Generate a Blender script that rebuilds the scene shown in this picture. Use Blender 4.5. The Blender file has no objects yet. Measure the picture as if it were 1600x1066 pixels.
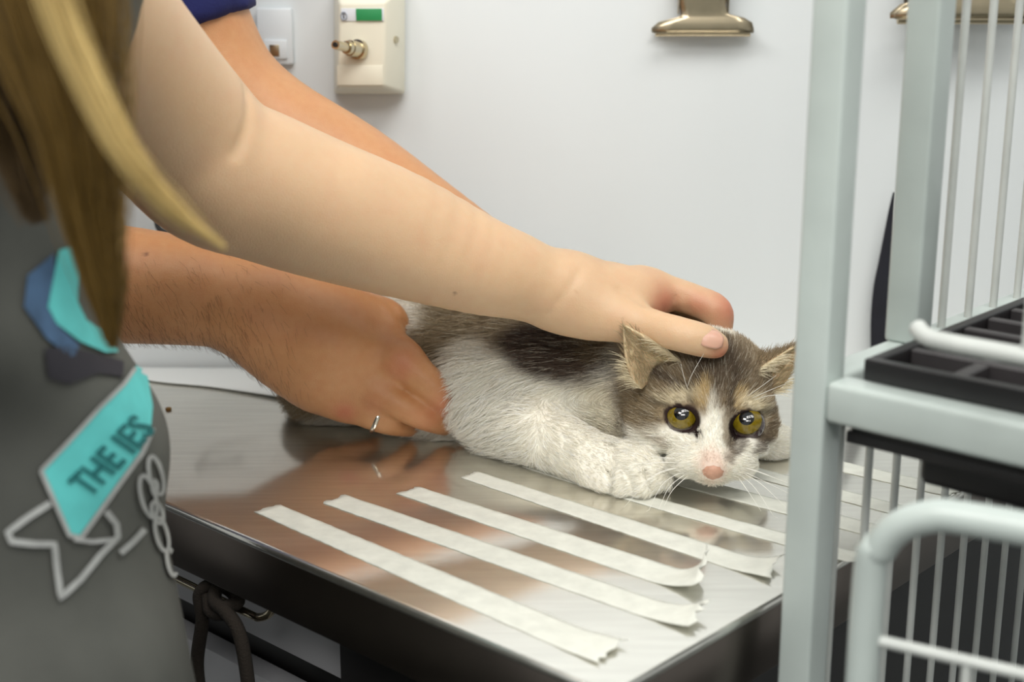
import bpy, bmesh, math, random
import numpy as np
from mathutils import Vector, Matrix
from mathutils.bvhtree import BVHTree

random.seed(7); RNG = np.random.default_rng(7)
scene = bpy.context.scene
COL = scene.collection

# ------------------------------------------------------------------ camera
F_PX, PITCH, CAM_H = 2222.2, math.radians(14.7), 1.215
TABLE_Z = 0.90
cam_data = bpy.data.cameras.new('camera'); cam = bpy.data.objects.new('camera', cam_data)
COL.objects.link(cam); scene.camera = cam
cam.location = (0, 0, CAM_H); cam.rotation_euler = (math.pi/2 - PITCH, 0, 0)
cam_data.sensor_width = 36; cam_data.lens = 50; cam_data.clip_start = 0.02
cam_data.dof.use_dof = True; cam_data.dof.focus_distance = 0.885; cam_data.dof.aperture_fstop = 6.0

# ------------------------------------------------------------------ light
world = bpy.data.worlds.new('world'); scene.world = world; world.use_nodes = True
bgn = world.node_tree.nodes['Background']
bgn.inputs[0].default_value = (0.97, 1.0, 0.97, 1); bgn.inputs[1].default_value = 0.52
def area(name, loc, target, size, size_y, power, color):
    d = bpy.data.lights.new(name, 'AREA'); d.shape = 'RECTANGLE'; d.size = size; d.size_y = size_y
    d.energy = power; d.color = color
    o = bpy.data.objects.new(name, d); COL.objects.link(o); o.location = loc
    o.rotation_euler = (Vector(target) - Vector(loc)).to_track_quat('-Z', 'Y').to_euler()
area('ceiling_lamp', (0.35, 0.15, 2.45), (0.1, 0.9, 0.9), 1.2, 0.5, 17, (1.0, 0.97, 0.92))
area('ceiling_lamp_rear', (-0.1, -1.2, 2.5), (0, 0.8, 0.9), 1.2, 0.4, 15, (1.0, 0.97, 0.93))
area('ceiling_lamp_left', (-1.0, -0.25, 2.5), (-0.2, 1.0, 0.95), 1.2, 0.4, 20, (1.0, 0.98, 0.94))
vs = scene.view_settings
vs.view_transform = 'Standard'; vs.look = 'None'; vs.gamma = 1; vs.use_curve_mapping = False; vs.exposure = 0.0

# ------------------------------------------------------------------ maths helpers
CP, SP = math.cos(PITCH), math.sin(PITCH)
CAM = np.array([0, 0, CAM_H])
def ray(x, y):
    a = (x-800)/F_PX; b = -(y-533)/F_PX
    return np.array([a, CP+SP*b, -SP+CP*b])
def at(x, y, Y):                       # point seen at photo pixel x, y that stands Y metres in front
    r = ray(x, y); return CAM + r*Y/r[1]
def on_z(x, y, z=TABLE_Z):
    r = ray(x, y); return CAM + r*(z-CAM_H)/r[2]
TH = math.radians(47.3)
U = np.array([math.sin(TH), -math.cos(TH), 0]); V = np.array([math.cos(TH), math.sin(TH), 0])
CORNER = np.array([0.0540, 0.5878, 0])       # right front corner of the table, plan
def tb(u, v, z): return CORNER + U*u + V*v + np.array([0, 0, z])
def on_v(x, y, v):                     # point on the upright plane v = const of the table frame
    r = ray(x, y); n = V; t = ((CORNER+V*v-CAM)@n)/(r@n); return CAM + r*t
def uvz(p): q = np.asarray(p)-CORNER; return q@U, q@V, q[2]
def nrm(v): v = np.asarray(v, float); return v/np.linalg.norm(v)
def srgb(r, g, b):
    f = lambda c: (c/255/12.92) if c <= 10 else ((c/255+0.055)/1.055)**2.4
    return (f(r), f(g), f(b))

# ------------------------------------------------------------------ materials
def mat(name, color, rough=0.5, metal=0.0, noise=0.0, scale=30, bump=0.0, bscale=200, sss=0.0, coat=0.0,
        attr=None, aniso=0.0, stretch=None, spec=0.5, sssr=(1, .35, .2), col2=None, emit=0):
    m = bpy.data.materials.new(name); m.use_nodes = True
    nt = m.node_tree; b = nt.nodes['Principled BSDF']; N = nt.nodes.new; Lk = nt.links.new
    b.inputs['Base Color'].default_value = (*color, 1); b.inputs['Roughness'].default_value = rough
    b.inputs['Metallic'].default_value = metal; b.inputs['Specular IOR Level'].default_value = spec
    if sss:
        b.inputs['Subsurface Weight'].default_value = sss
        b.inputs['Subsurface Radius'].default_value = sssr; b.inputs['Subsurface Scale'].default_value = 0.006
    if coat: b.inputs['Coat Weight'].default_value = coat; b.inputs['Coat Roughness'].default_value = 0.08
    if aniso: b.inputs['Anisotropic'].default_value = aniso
    tc = N('ShaderNodeTexCoord'); mp = N('ShaderNodeMapping'); Lk(tc.outputs['Object'], mp.inputs[0])
    if stretch:
        mp.inputs['Scale'].default_value = stretch[0]; mp.inputs['Rotation'].default_value = (0, 0, stretch[1])
    src = None
    if attr:
        a = N('ShaderNodeAttribute'); a.attribute_name = attr; src = a.outputs['Color']
    if noise:
        n = N('ShaderNodeTexNoise'); n.inputs['Scale'].default_value = scale; n.inputs['Detail'].default_value = 5
        Lk(mp.outputs[0], n.inputs['Vector'])
        mr = N('ShaderNodeMapRange'); mr.inputs[1].default_value = 0.3; mr.inputs[2].default_value = 0.7
        Lk(n.outputs[0], mr.inputs[0])
        mx = N('ShaderNodeMix'); mx.data_type = 'RGBA'
        if col2 is None and src is None:
            mr.inputs[3].default_value = 0; mr.inputs[4].default_value = 1
            mx.inputs[6].default_value = (*[c*(1-noise) for c in color], 1)
            mx.inputs[7].default_value = (*[min(1, c*(1+noise*.5)) for c in color], 1)
        elif src is None:
            mx.inputs[6].default_value = (*color, 1); mx.inputs[7].default_value = (*col2, 1); mr.inputs[4].default_value = noise
        else:
            mx.blend_type = 'MULTIPLY'; Lk(src, mx.inputs[6]); mx.inputs[7].default_value = (*(col2 or (.6, .6, .6)), 1)
            mr.inputs[4].default_value = noise
        Lk(mr.outputs[0], mx.inputs[0]); src = mx.outputs[2]
    if src: Lk(src, b.inputs['Base Color'])
    if bump:
        n2 = N('ShaderNodeTexNoise'); n2.inputs['Scale'].default_value = bscale; n2.inputs['Detail'].default_value = 4
        Lk(mp.outputs[0], n2.inputs['Vector'])
        bp = N('ShaderNodeBump'); bp.inputs['Strength'].default_value = bump; bp.inputs['Distance'].default_value = 0.001
        Lk(n2.outputs[0], bp.inputs['Height']); Lk(bp.outputs[0], b.inputs['Normal'])
    return m
M = {}
M['wall'] = mat('wall_paint', srgb(222, 227, 229), 0.45, noise=0.03, scale=3, bump=0.05, bscale=60)
M['floor'] = mat('dark_floor', srgb(52, 48, 46), 0.5, noise=0.2, scale=6)
M['steel'] = mat('brushed_steel', srgb(235, 233, 226), 0.085, metal=1, noise=0.08, scale=9, bump=0.035, bscale=40,
                 stretch=((2, 26, 2), -TH), aniso=0.0)
def add_rough_lobe(m, rough, fac):        # worn, finely scratched share of the surface
    nt = m.node_tree; b = nt.nodes['Principled BSDF']; out = nt.nodes['Material Output']
    b2 = nt.nodes.new('ShaderNodeBsdfPrincipled'); b2.inputs['Metallic'].default_value = 1; b2.inputs['Roughness'].default_value = rough
    for l in list(nt.links):
        if l.to_node == b: nt.links.new(l.from_socket, b2.inputs[l.to_socket.name])
    mx = nt.nodes.new('ShaderNodeMixShader'); mx.inputs[0].default_value = fac
    nt.links.new(b.outputs[0], mx.inputs[1]); nt.links.new(b2.outputs[0], mx.inputs[2]); nt.links.new(mx.outputs[0], out.inputs['Surface'])
add_rough_lobe(M['steel'], .42, .38)
M['steel_dark'] = mat('apron_steel', srgb(112, 104, 98), 0.32, metal=1, noise=0.15, scale=14, bump=0.04, bscale=60)
M['black'] = mat('black_panel', srgb(22, 20, 20), 0.5, noise=0.1)
M['grey_panel'] = mat('grey_panel', srgb(190, 190, 194), 0.5)
M['tape'] = mat('masking_tape', srgb(226, 227, 217), 0.75, noise=0.10, scale=90, bump=0.5, bscale=220)
M['paper'] = mat('paper', srgb(226, 229, 228), 0.7)
M['enamel'] = mat('pale_enamel', srgb(186, 196, 192), 0.35, noise=0.12, scale=16, bump=0.03, bscale=90, coat=.2)
M['wire'] = mat('wire_enamel', srgb(196, 200, 196), 0.35, noise=0.1, scale=40)
M['plastic_black'] = mat('black_plastic', srgb(30, 28, 29), 0.4, noise=0.2, scale=50, bump=0.05)
M['plastic_black2'] = mat('worn_black_plastic', srgb(54, 51, 52), 0.45, noise=0.2, scale=60)
M['cream'] = mat('cream_plastic', srgb(232, 228, 210), 0.4, noise=0.03)
M['white_plastic'] = mat('white_plastic', srgb(222, 228, 232), 0.4)
M['green'] = mat('green_print', srgb(38, 142, 82), 0.5)
M['label_white'] = mat('label_white', srgb(222, 226, 232), 0.5)
M['ink'] = mat('ink', srgb(60, 66, 80), 0.6)
M['grey_ink'] = mat('grey_ink', srgb(165, 170, 182), 0.6)
M['chrome'] = mat('nickel', srgb(200, 190, 165), 0.22, metal=1)
M['clip'] = mat('clip_steel', srgb(186, 172, 146), 0.3, metal=1, noise=0.12, scale=60, bump=0.02)
M['card'] = mat('dark_card', srgb(70, 62, 50), 0.6, noise=.4, scale=40)
M['rope'] = mat('brown_rope', srgb(46, 39, 32), 0.9, bump=0.8, bscale=900)
M['black_cloth'] = mat('black_cloth', srgb(26, 27, 36), 0.9, noise=.2, scale=60)
M['skin_w'] = mat('fair_skin', srgb(238, 196, 156), 0.45, sss=0.25, attr='col', noise=0.22, scale=160, bump=0.25, bscale=1100, col2=(.93, .80, .72))
M['skin_m'] = mat('tan_skin', srgb(208, 152, 108), 0.42, sss=0.2, attr='col', noise=0.35, scale=180, bump=0.3, bscale=1100, col2=(.88, .74, .62))
M['nail'] = mat('finger_nail', srgb(226, 172, 150), 0.3, sss=.2)
M['shirt'] = mat('grey_jersey', srgb(90, 91, 86), 0.9, noise=0.3, scale=10, bump=0.25, bscale=700)
M['navy'] = mat('navy_cotton', srgb(28, 34, 92), 0.9, noise=0.2, scale=30, bump=0.3, bscale=600)
M['teal'] = mat('teal_print', srgb(98, 206, 204), 0.7, noise=.12, scale=60)
M['teal_dark'] = mat('dark_teal_print', srgb(20, 104, 106), 0.7)
M['print_white'] = mat('pale_print', srgb(176, 178, 176), 0.8, noise=.2, scale=90)
M['print_blue'] = mat('blue_print', srgb(74, 104, 138), 0.8, noise=.35, scale=60)
M['print_dark'] = mat('dark_print', srgb(48, 46, 54), 0.8)
M['trouser'] = mat('dark_trousers', srgb(40, 42, 52), 0.9)
M['hair'] = mat('blond_hair', srgb(150, 118, 62), 0.4, attr='col')
M['armhair'] = mat('arm_hair', srgb(92, 62, 38), 0.5)
M['cat_skin'] = mat('cat_coat', (.5, .5, .5), 0.85, attr='col', noise=.08, scale=300, spec=.2)
M['fur'] = mat('fur', (.5, .5, .5), 0.55, attr='col', spec=.25)
M['ear_in'] = mat('inner_ear', srgb(236, 206, 166), 0.6, sss=.3, noise=.15, scale=120)
M['whisker'] = mat('whisker', srgb(250, 248, 240), 0.4)
M['eye'] = mat('eye_white', srgb(70, 52, 58), 0.1, coat=1)
M['iris'] = mat('iris', srgb(132, 112, 22), 0.2, noise=.6, scale=500, coat=1, col2=srgb(84, 70, 10))
M['limbus'] = mat('iris_rim', srgb(62, 50, 14), 0.15, coat=1)
M['pupil'] = mat('pupil', srgb(10, 10, 14), 0.05, coat=1)
M['nose'] = mat('nose_leather', srgb(206, 158, 134), 0.45, noise=.15, scale=300, bump=.3, bscale=1500)
M['gold'] = mat('silver_ring', srgb(226, 218, 204), 0.15, metal=1)

# ------------------------------------------------------------------ object helpers
def link(o, parent=None):
    COL.objects.link(o)
    if parent is not None: o.parent = parent
    return o
def tag(o, label=None, cat=None, group=None, kind=None):
    if label: o['label'] = label
    if cat: o['category'] = cat
    if group: o['group'] = group
    if kind: o['kind'] = kind
    return o
class Thing:
    pass
def empty(name, loc, label, cat, group=None):
    o = bpy.data.objects.new(name, None); o.location = loc; o.empty_display_size = .05
    COL.objects.link(o); bpy.context.view_layer.update()
    return tag(o, label, cat, group)
def to_local(o, parent):
    if parent is not None:
        p = parent; off = Vector((0, 0, 0))
        while p is not None: off += p.location; p = p.parent
        o.location = -off
def mk(name, verts, faces, m, parent=None, smooth=True, cols=None, auto=None):
    me = bpy.data.meshes.new(name)
    verts = np.asarray(verts, float)
    me.from_pydata([tuple(v) for v in verts] if len(verts) < 2000 else verts.tolist(), [], faces if isinstance(faces, list) else faces.tolist())
    if m is not None: me.materials.append(m)
    if cols is not None:
        a = me.color_attributes.new('col', 'FLOAT_COLOR', 'POINT')
        c = np.ones((len(verts), 4), np.float32); c[:, :3] = cols; a.data.foreach_set('color', c.ravel())
    if smooth: me.polygons.foreach_set('use_smooth', [True]*len(me.polygons))
    me.update()
    o = bpy.data.objects.new(name, me); link(o, parent); to_local(o, parent)
    if auto is not None: sharp(me, auto)
    return o
def sharp(me, deg):
    bm = bmesh.new(); bm.from_mesh(me); a = math.radians(deg)
    for e in bm.edges:
        e.smooth = not (len(e.link_faces) == 2 and e.calc_face_angle(0) > a)
    for f in bm.faces: f.smooth = True
    bm.to_mesh(me); bm.free()
def bm_obj(name, bm, m, parent=None, bevel=0.0, seg=2, deg=35):
    bmesh.ops.recalc_face_normals(bm, faces=bm.faces)
    if bevel:
        es = [e for e in bm.edges if len(e.link_faces) == 2 and e.calc_face_angle(0) > math.radians(30)]
        bmesh.ops.bevel(bm, geom=es, offset=bevel, segments=seg, affect='EDGES', profile=.5, clamp_overlap=True)
    me = bpy.data.meshes.new(name); bm.to_mesh(me); bm.free(); me.materials.append(m)
    o = bpy.data.objects.new(name, me); link(o, parent); to_local(o, parent); sharp(me, deg)
    return o
def hexa(pts8):      # 4 bottom then 4 top, same order
    bm = bmesh.new(); v = [bm.verts.new(tuple(p)) for p in pts8]
    for f in ((0, 1, 2, 3), (4, 5, 6, 7), (0, 1, 5, 4), (1, 2, 6, 5), (2, 3, 7, 6), (3, 0, 4, 7)):
        bm.faces.new([v[i] for i in f])
    return bm
def box_uv(name, u0, u1, v0, v1, z0, z1, m, parent=None, bevel=.001, seg=2):
    P = [tb(u, v, z) for z in (z0, z1) for u, v in ((u0, v0), (u1, v0), (u1, v1), (u0, v1))]
    return bm_obj(name, hexa(P), m, parent, bevel, seg)
def box_w(name, x0, x1, y0, y1, z0, z1, m, parent=None, bevel=.001, seg=2):
    P = [(x, y, z) for z in (z0, z1) for x, y in ((x0, y0), (x1, y0), (x1, y1), (x0, y1))]
    return bm_obj(name, hexa(P), m, parent, bevel, seg)
def catmull(P, n=8):
    P = np.asarray(P, float); Q = np.vstack([2*P[0]-P[1], P, 2*P[-1]-P[-2]]); out = []
    for i in range(1, len(Q)-2):
        for t in np.linspace(0, 1, n, endpoint=False):
            a, b, c, d = Q[i-1], Q[i], Q[i+1], Q[i+2]
            out.append(.5*((2*b)+(c-a)*t+(2*a-5*b+4*c-d)*t*t+(-a+3*b-3*c+d)*t**3))
    out.append(P[-1]); return np.array(out)
def tube_data(P, r, seg=10):
    P = np.asarray(P, float); n = len(P); r = np.broadcast_to(np.asarray(r, float), (n,))
    T = np.gradient(P, axis=0); T /= np.linalg.norm(T, axis=1)[:, None]+1e-12
    a = np.cross(T[0], [0, 0, 1.]);
    if np.linalg.norm(a) < 1e-3: a = np.cross(T[0], [1., 0, 0])
    a = nrm(a); vs_, fs = [], []
    for i in range(n):
        a = nrm(a - T[i]*(a@T[i])); b = np.cross(T[i], a)
        for k in range(seg):
            w = 2*math.pi*k/seg; vs_.append(P[i]+r[i]*(a*math.cos(w)+b*math.sin(w)))
    for i in range(n-1):
        for k in range(seg):
            k2 = (k+1) % seg; fs.append((i*seg+k, i*seg+k2, (i+1)*seg+k2, (i+1)*seg+k))
    fs.append(tuple(range(seg))[::-1]); fs.append(tuple((n-1)*seg+k for k in range(seg)))
    return vs_, fs
def tube(name, P, r, m, parent=None, seg=10):
    v, f = tube_data(P, r, seg); return mk(name, v, f, m, parent, auto=60)
def prism(name, poly, thick, m, parent=None, bevel=0.0, seg=2):
    """poly: list of 3-D points (planar), thick: offset vector"""
    bm = bmesh.new(); t = np.asarray(thick)
    a = [bm.verts.new(tuple(p)) for p in poly]; b = [bm.verts.new(tuple(np.asarray(p)+t)) for p in poly]
    n = len(poly); bm.faces.new(a); bm.faces.new(b[::-1])
    for i in range(n): bm.faces.new((a[i], b[i], b[(i+1) % n], a[(i+1) % n]))
    return bm_obj(name, bm, m, parent, bevel, seg)

# ------------------------------------------------------------------ signed distance modelling
def _seg(P, a, b, ra, rb):
    ba = b-a; t = np.clip(((P-a)@ba)/(ba@ba+1e-12), 0, 1)
    return np.linalg.norm(P-a-t[:, None]*ba, axis=1) - (ra+(rb-ra)*t)
class Field:
    def __init__(s): s.ops = []
    def add(s, fn, k=.01, mode='add'): s.ops.append((fn, k, mode)); return s
    def chain(s, pts, rad, k=.01, n=5, mode='add', rot=None):
        D = catmull(np.c_[np.asarray(pts, float), np.asarray(rad, float)], n) if n > 1 else np.c_[np.asarray(pts, float), np.asarray(rad, float)]
        D = D.astype(np.float32)
        def fn(P):
            d = None
            for i in range(len(D)-1):
                e = _seg(P, D[i, :3], D[i+1, :3], D[i, 3], D[i+1, 3]); d = e if d is None else np.minimum(d, e)
            return d
        return s.add(fn, k, mode)
    def ell(s, c, r, ax=None, k=.01, mode='add'):
        c = np.asarray(c, np.float32); r = np.asarray(r, np.float32)*np.ones(3, np.float32)
        A = np.eye(3, dtype=np.float32) if ax is None else np.asarray(ax, np.float32)   # rows = axes
        def fn(P):
            q = (P-c)@A.T; k0 = np.linalg.norm(q/r, axis=1); k1 = np.linalg.norm(q/(r*r), axis=1)+1e-9
            return k0*(k0-1)/k1
        return s.add(fn, k, mode)
    def __call__(s, P):
        P = np.asarray(P, np.float32); d = np.full(len(P), 1., np.float32)
        for fn, k, mode in s.ops:
            e = fn(P)
            if mode == 'add':
                h = np.clip(.5+.5*(d-e)/k, 0, 1); d = d+(e-d)*h-k*h*(1-h)
            elif mode == 'sub':
                e = -e; h = np.clip(.5-.5*(d-e)/k, 0, 1); d = d+(e-d)*h+k*h*(1-h)
            elif mode == 'int':
                h = np.clip(.5-.5*(d-e)/k, 0, 1); d = d+(e-d)*h+k*h*(1-h)
            else: d = d+e
        return d
def isosurface(F, lo, hi, h, smooth=1, c=8):
    lo = np.asarray(lo, float); hi = np.asarray(hi, float)
    nb = np.ceil((hi-lo)/(h*c)).astype(int)+1
    g = np.stack(np.meshgrid(*[np.arange(n) for n in nb], indexing='ij'), -1).reshape(-1, 3)
    cd = F(lo+(g+.5)*c*h-.5*h)
    act = g[np.abs(cd) < c*h*1.25+.004]
    dims = nb*c
    G = np.repeat(np.repeat(np.repeat(cd.reshape(nb), c, 0), c, 1), c, 2).astype(np.float32)
    o = np.stack(np.meshgrid(*[np.arange(c)]*3, indexing='ij'), -1).reshape(-1, 3)
    for i in range(0, len(act), 600):
        I = (act[i:i+600, None, :]*c+o[None]).reshape(-1, 3)
        G[I[:, 0], I[:, 1], I[:, 2]] = F(lo+I*h)
    S = G < 0
    for ax in range(3):          # closed at the box border
        sl = [slice(None)]*3; sl[ax] = 0; S[tuple(sl)] = False; sl[ax] = -1; S[tuple(sl)] = False
    any_ = np.zeros(dims-1, bool); all_ = np.ones(dims-1, bool)
    offs = [(a, b, d) for a in (0, 1) for b in (0, 1) for d in (0, 1)]
    for a, b, d in offs:
        q = S[a:dims[0]-1+a, b:dims[1]-1+b, d:dims[2]-1+d]; any_ |= q; all_ &= q
    cell = np.argwhere(any_ & ~all_)
    acc = np.zeros((len(cell), 3)); cnt = np.zeros(len(cell))
    for p in offs:
        for ax in range(3):
            if p[ax]: continue
            q = list(p); q[ax] = 1
            A = cell+p; B = cell+q
            va = G[A[:, 0], A[:, 1], A[:, 2]]; vb = G[B[:, 0], B[:, 1], B[:, 2]]
            m = (va < 0) != (vb < 0); t = np.clip(va/(va-vb+1e-12), 0, 1)
            pos = A+np.where(m, t, 0)[:, None]*(np.array(q)-np.array(p))
            acc += np.where(m[:, None], pos, 0); cnt += m
    ok = cnt > 0
    verts = np.where(ok[:, None], acc/np.maximum(cnt, 1)[:, None], cell+.5)
    idx = np.full(dims-1, -1, np.int32); idx[cell[:, 0], cell[:, 1], cell[:, 2]] = np.arange(len(cell))
    quads = []
    for ax in range(3):
        s0 = [slice(None)]*3; s1 = [slice(None)]*3; s0[ax] = slice(0, -1); s1[ax] = slice(1, None)
        E = np.argwhere(S[tuple(s0)] != S[tuple(s1)])
        b, d = [(1, 2), (2, 0), (0, 1)][ax]
        E = E[(E[:, b] > 0) & (E[:, d] > 0) & (E[:, b] < dims[b]-1) & (E[:, d] < dims[d]-1)]
        flip = S[E[:, 0], E[:, 1], E[:, 2]]
        def cid(db, dd):
            q = E.copy(); q[:, b] -= db; q[:, d] -= dd; return idx[q[:, 0], q[:, 1], q[:, 2]]
        Q = np.stack([cid(1, 1), cid(0, 1), cid(0, 0), cid(1, 0)], 1)
        Q[~flip] = Q[~flip][:, ::-1]; quads.append(Q)
    Q = np.vstack(quads); Q = Q[(Q >= 0).all(1)]
    W = lo+verts*h
    e = np.vstack([Q[:, [0, 1]], Q[:, [1, 2]], Q[:, [2, 3]], Q[:, [3, 0]]])
    for _ in range(smooth):
        s = np.zeros_like(W); n = np.zeros(len(W))
        np.add.at(s, e[:, 0], W[e[:, 1]]); np.add.at(n, e[:, 0], 1); W = np.where(n[:, None] > 0, .4*W+.6*s/np.maximum(n, 1)[:, None], W)
    return W, Q
def vnormals(W, Q):
    n = np.cross(W[Q[:, 2]]-W[Q[:, 0]], W[Q[:, 3]]-W[Q[:, 1]]); N_ = np.zeros_like(W)
    for k in range(4): np.add.at(N_, Q[:, k], n)
    return N_/(np.linalg.norm(N_, axis=1)[:, None]+1e-12)
def pnoise(P, scale, seed=0):
    """cheap smooth value noise in numpy, -1..1"""
    q = np.asarray(P, float)*scale+seed*17.13; i = np.floor(q).astype(np.int64); f = q-i; f = f*f*(3-2*f); r = 0
    for a in (0, 1):
        for b in (0, 1):
            for c in (0, 1):
                hsh = ((i[:, 0]+a)*73856093 ^ (i[:, 1]+b)*19349663 ^ (i[:, 2]+c)*83492791) & 0xffffff
                hsh = (hsh*1103515245+12345) & 0x7fffffff
                w = np.where(a, f[:, 0], 1-f[:, 0])*np.where(b, f[:, 1], 1-f[:, 1])*np.where(c, f[:, 2], 1-f[:, 2])
                r = r+w*((hsh % 20011)/10005.5-1)
    return r
def hair_obj(name, pts, rad, cols, m, parent):
    """pts: (n, k, 3)  rad: (k,) or (n, k)  cols: (n, 3)"""
    n, k, _ = pts.shape
    hc = bpy.data.hair_curves.new(name); hc.add_curves([k]*n)
    off = np.zeros(3)
    hc.points.foreach_set('position', pts.astype(np.float32).ravel())
    R = np.broadcast_to(rad, (n, k)).astype(np.float32)
    a = hc.attributes.get('radius') or hc.attributes.new('radius', 'FLOAT', 'POINT'); a.data.foreach_set('value', np.ascontiguousarray(R).ravel())
    c = hc.attributes.new('col', 'FLOAT_COLOR', 'CURVE'); cc = np.ones((n, 4), np.float32); cc[:, :3] = cols; c.data.foreach_set('color', cc.ravel())
    hc.materials.append(m)
    o = bpy.data.objects.new(name, hc); link(o, parent); to_local(o, parent); o['kind'] = 'stuff'
    return o
def sample(W, Q, n, weight=None):
    T = np.vstack([Q[:, [0, 1, 2]], Q[:, [0, 2, 3]]])
    A = np.linalg.norm(np.cross(W[T[:, 1]]-W[T[:, 0]], W[T[:, 2]]-W[T[:, 0]]), axis=1)
    if weight is not None: A = A*weight[T].mean(1)
    t = T[RNG.choice(len(T), n, p=A/A.sum())]; r = RNG.random((n, 2)); s = np.sqrt(r[:, 0])
    b = np.stack([1-s, s*(1-r[:, 1]), s*r[:, 1]], 1)
    return t, b
# ================================================================== the room
WALL_Y = 1.12
tag(box_w('wall_back', -2.2, 2.2, WALL_Y, WALL_Y+.1, 0, 2.7, M['wall'], None, 0), kind='structure')
tag(box_w('floor', -2.2, 2.2, -2.5, WALL_Y+.1, -.05, 0, M['floor'], None, 0), kind='structure')

# ================================================================== steel table
UL, VB = -0.78, 0.62
tab = empty('examination_table', tb(-.3, .2, 0), 'stainless steel examination table the cat lies on, with rail and dark apron', 'table')
def clip_poly(poly, y):
    out = []
    for i in range(len(poly)):
        a, b = poly[i], poly[(i+1) % len(poly)]
        if a[1] <= y: out.append(a)
        if (a[1] <= y) != (b[1] <= y): t = (y-a[1])/(b[1]-a[1]); out.append(a+(b-a)*t)
    return out
V0 = -.0144
top_poly = clip_poly([tb(UL, V0, TABLE_Z-.006), tb(0, V0, TABLE_Z-.006), tb(0, VB, TABLE_Z-.006), tb(UL, VB, TABLE_Z-.006)], WALL_Y-.004)
prism('table_top', top_poly, (0, 0, .006), M['steel'], tab, .0022, 3)
AZ0 = TABLE_Z-.041
box_uv('apron', UL, -.001, V0+.0005, V0+.012, AZ0, TABLE_Z-.0045, M['steel_dark'], tab, .0015)
box_uv('apron', -.012, -.0005, V0+.012, .60, AZ0, TABLE_Z-.0045, M['steel_dark'], tab, .0015)
lu = uvz(on_v(528, 990, .012))[0]
box_uv('pedestal_shade', lu, -.014, .012, .50, .05, AZ0, M['black'], tab, .002)  # black leg in front; its depth stands in for under-table shade
box_uv('foot_plate', lu-.02, -.0, -.01, .50, 0, .05, M['black'], tab, .003)
for (a, b) in ((UL+.03, .02), (UL+.03, .12)):
    box_uv('leg', a, a+.03, b, b+.03, 0, AZ0, M['steel_dark'], tab, .002)
# lower shelf behind the rail
zt_ = on_v(366, 979, .028)[2]; zl_ = on_v(317, 994, .028)[2]
box_uv('drawer_front', UL+.08, lu-.001, .028, .045, zt_, AZ0-.002, M['grey_panel'], tab, .0015)
box_uv('drawer_front', UL+.08, lu-.001, .028, .045, zl_-.17, zl_-.008, M['grey_panel'], tab, .0015)
box_uv('carcass', UL+.08, lu-.001, .05, .20, .10, AZ0-.004, M['black'], tab, .0015)
# rail under the apron
rp = [on_v(x, y, .0) for x, y in ((200, 868), (283, 906), (345, 938), (395, 964))]
zr = rp[1][2]
ur = [uvz(on_v(x, 938, .0))[0] for x in (200, 405)]
u1 = uvz(on_v(412, 968, -.002))[0]; zr = on_v(345, 938, -.002)[2]
P = [tb(UL+.25, -.002, AZ0+.004), tb(UL+.25, -.002, zr+.008), tb(UL+.258, -.002, zr)] + [tb(u, -.002, zr) for u in np.linspace(UL+.3, u1-.012, 6)] + \
    [tb(u1-.004, -.002, zr+.001), tb(u1+.003, .0, zr+.005), tb(u1+.005, .002, zr+.012), tb(u1+.005, .004, AZ0+.004)]
tube('rail', catmull(P, 5), .0026, M['chrome'], tab)
# paper at the back left
pl = [on_z(x, y) for x, y in ((180, 588), (250, 600), (330, 608), (440, 626), (480, 634))]
g = []
for i, q in enumerate(catmull(pl, 6)):
    f = i/24; lift = .0012+.006*max(0, f-.45)**1.5
    for j in range(9):
        t = j/8; y = q[1]+(WALL_Y-.006-q[1])*t
        g.append((q[0], y, TABLE_Z+.0008+lift*(1-t)**3))
fc = [(i*9+j, i*9+j+1, (i+1)*9+j+1, (i+1)*9+j) for i in range(24) for j in range(8)]
po = mk('paper_sheet', g, fc, M['paper']); tag(po, 'white paper sheet lying at back of steel table against wall', 'paper')
so = po.modifiers.new('thick', 'SOLIDIFY'); so.thickness = .0005; so.offset = 1

# ================================================================== tape strips
def strip(v0a, v1a, ua, v0b, v1b, ub, label, lift=0, taper=0.0, skew=0.0, bow=0.0):
    n = 60; vv = []
    for i in range(n+1):
        t = i/n; e0 = 0; e1 = 0
        if i == 0: pass
        row = []
        for j in range(9):
            s = j/8
            u = ua+(ub-ua)*t
            if i == 0: u += random.uniform(-.0016, .0016)+skew*s
            elif i <= 6: u += skew*s*(1-i/7)
            if i == n: u += random.uniform(-.0028, .0028)
            v = (v0a+(v0b-v0a)*t)*(1-s)+(v1a+(v1b-v1a)*t)*s
            v += random.uniform(-.00025, .00025)*(s in (0, 1))+bow*4*t*(1-t)
            z = .0002+.00005*math.sin(t*34+j)
            k = max(0, t-.86)/.14
            z += lift*k**2*(.35+.65*s if lift > 0 else 1)
            u -= abs(lift)*.5*k**3*s
            row.append(tb(u, v, TABLE_Z+abs(z)))
        vv += row
    f = [(i*9+j, (i+1)*9+j, (i+1)*9+j+1, i*9+j+1) for i in range(n) for j in range(8)]
    o = mk('tape_strip', vv, f, M['tape']); so = o.modifiers.new('thick', 'SOLIDIFY'); so.thickness = .0003; so.offset = 1
    tag(o, label, 'tape', 'masking tape strips on the steel table')
strip(.0125, .0300, -.2945, .0020, .0255, -.021, 'longest white tape strip nearest the front edge of the steel table', .004, skew=.002)
strip(.0495, .0680, -.2765, .0580, .0785, -.008, 'white tape strip second from the front edge, crumpled right end', .010)
strip(.0910, .1085, -.2540, .0940, .1180, -.030, 'white tape strip third from the front edge with curled end', .020)
strip(.1380, .1535, -.2460, .1355, .1570, -.014, 'white tape strip fourth from the front edge, reaching the table edge', .008)
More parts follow.
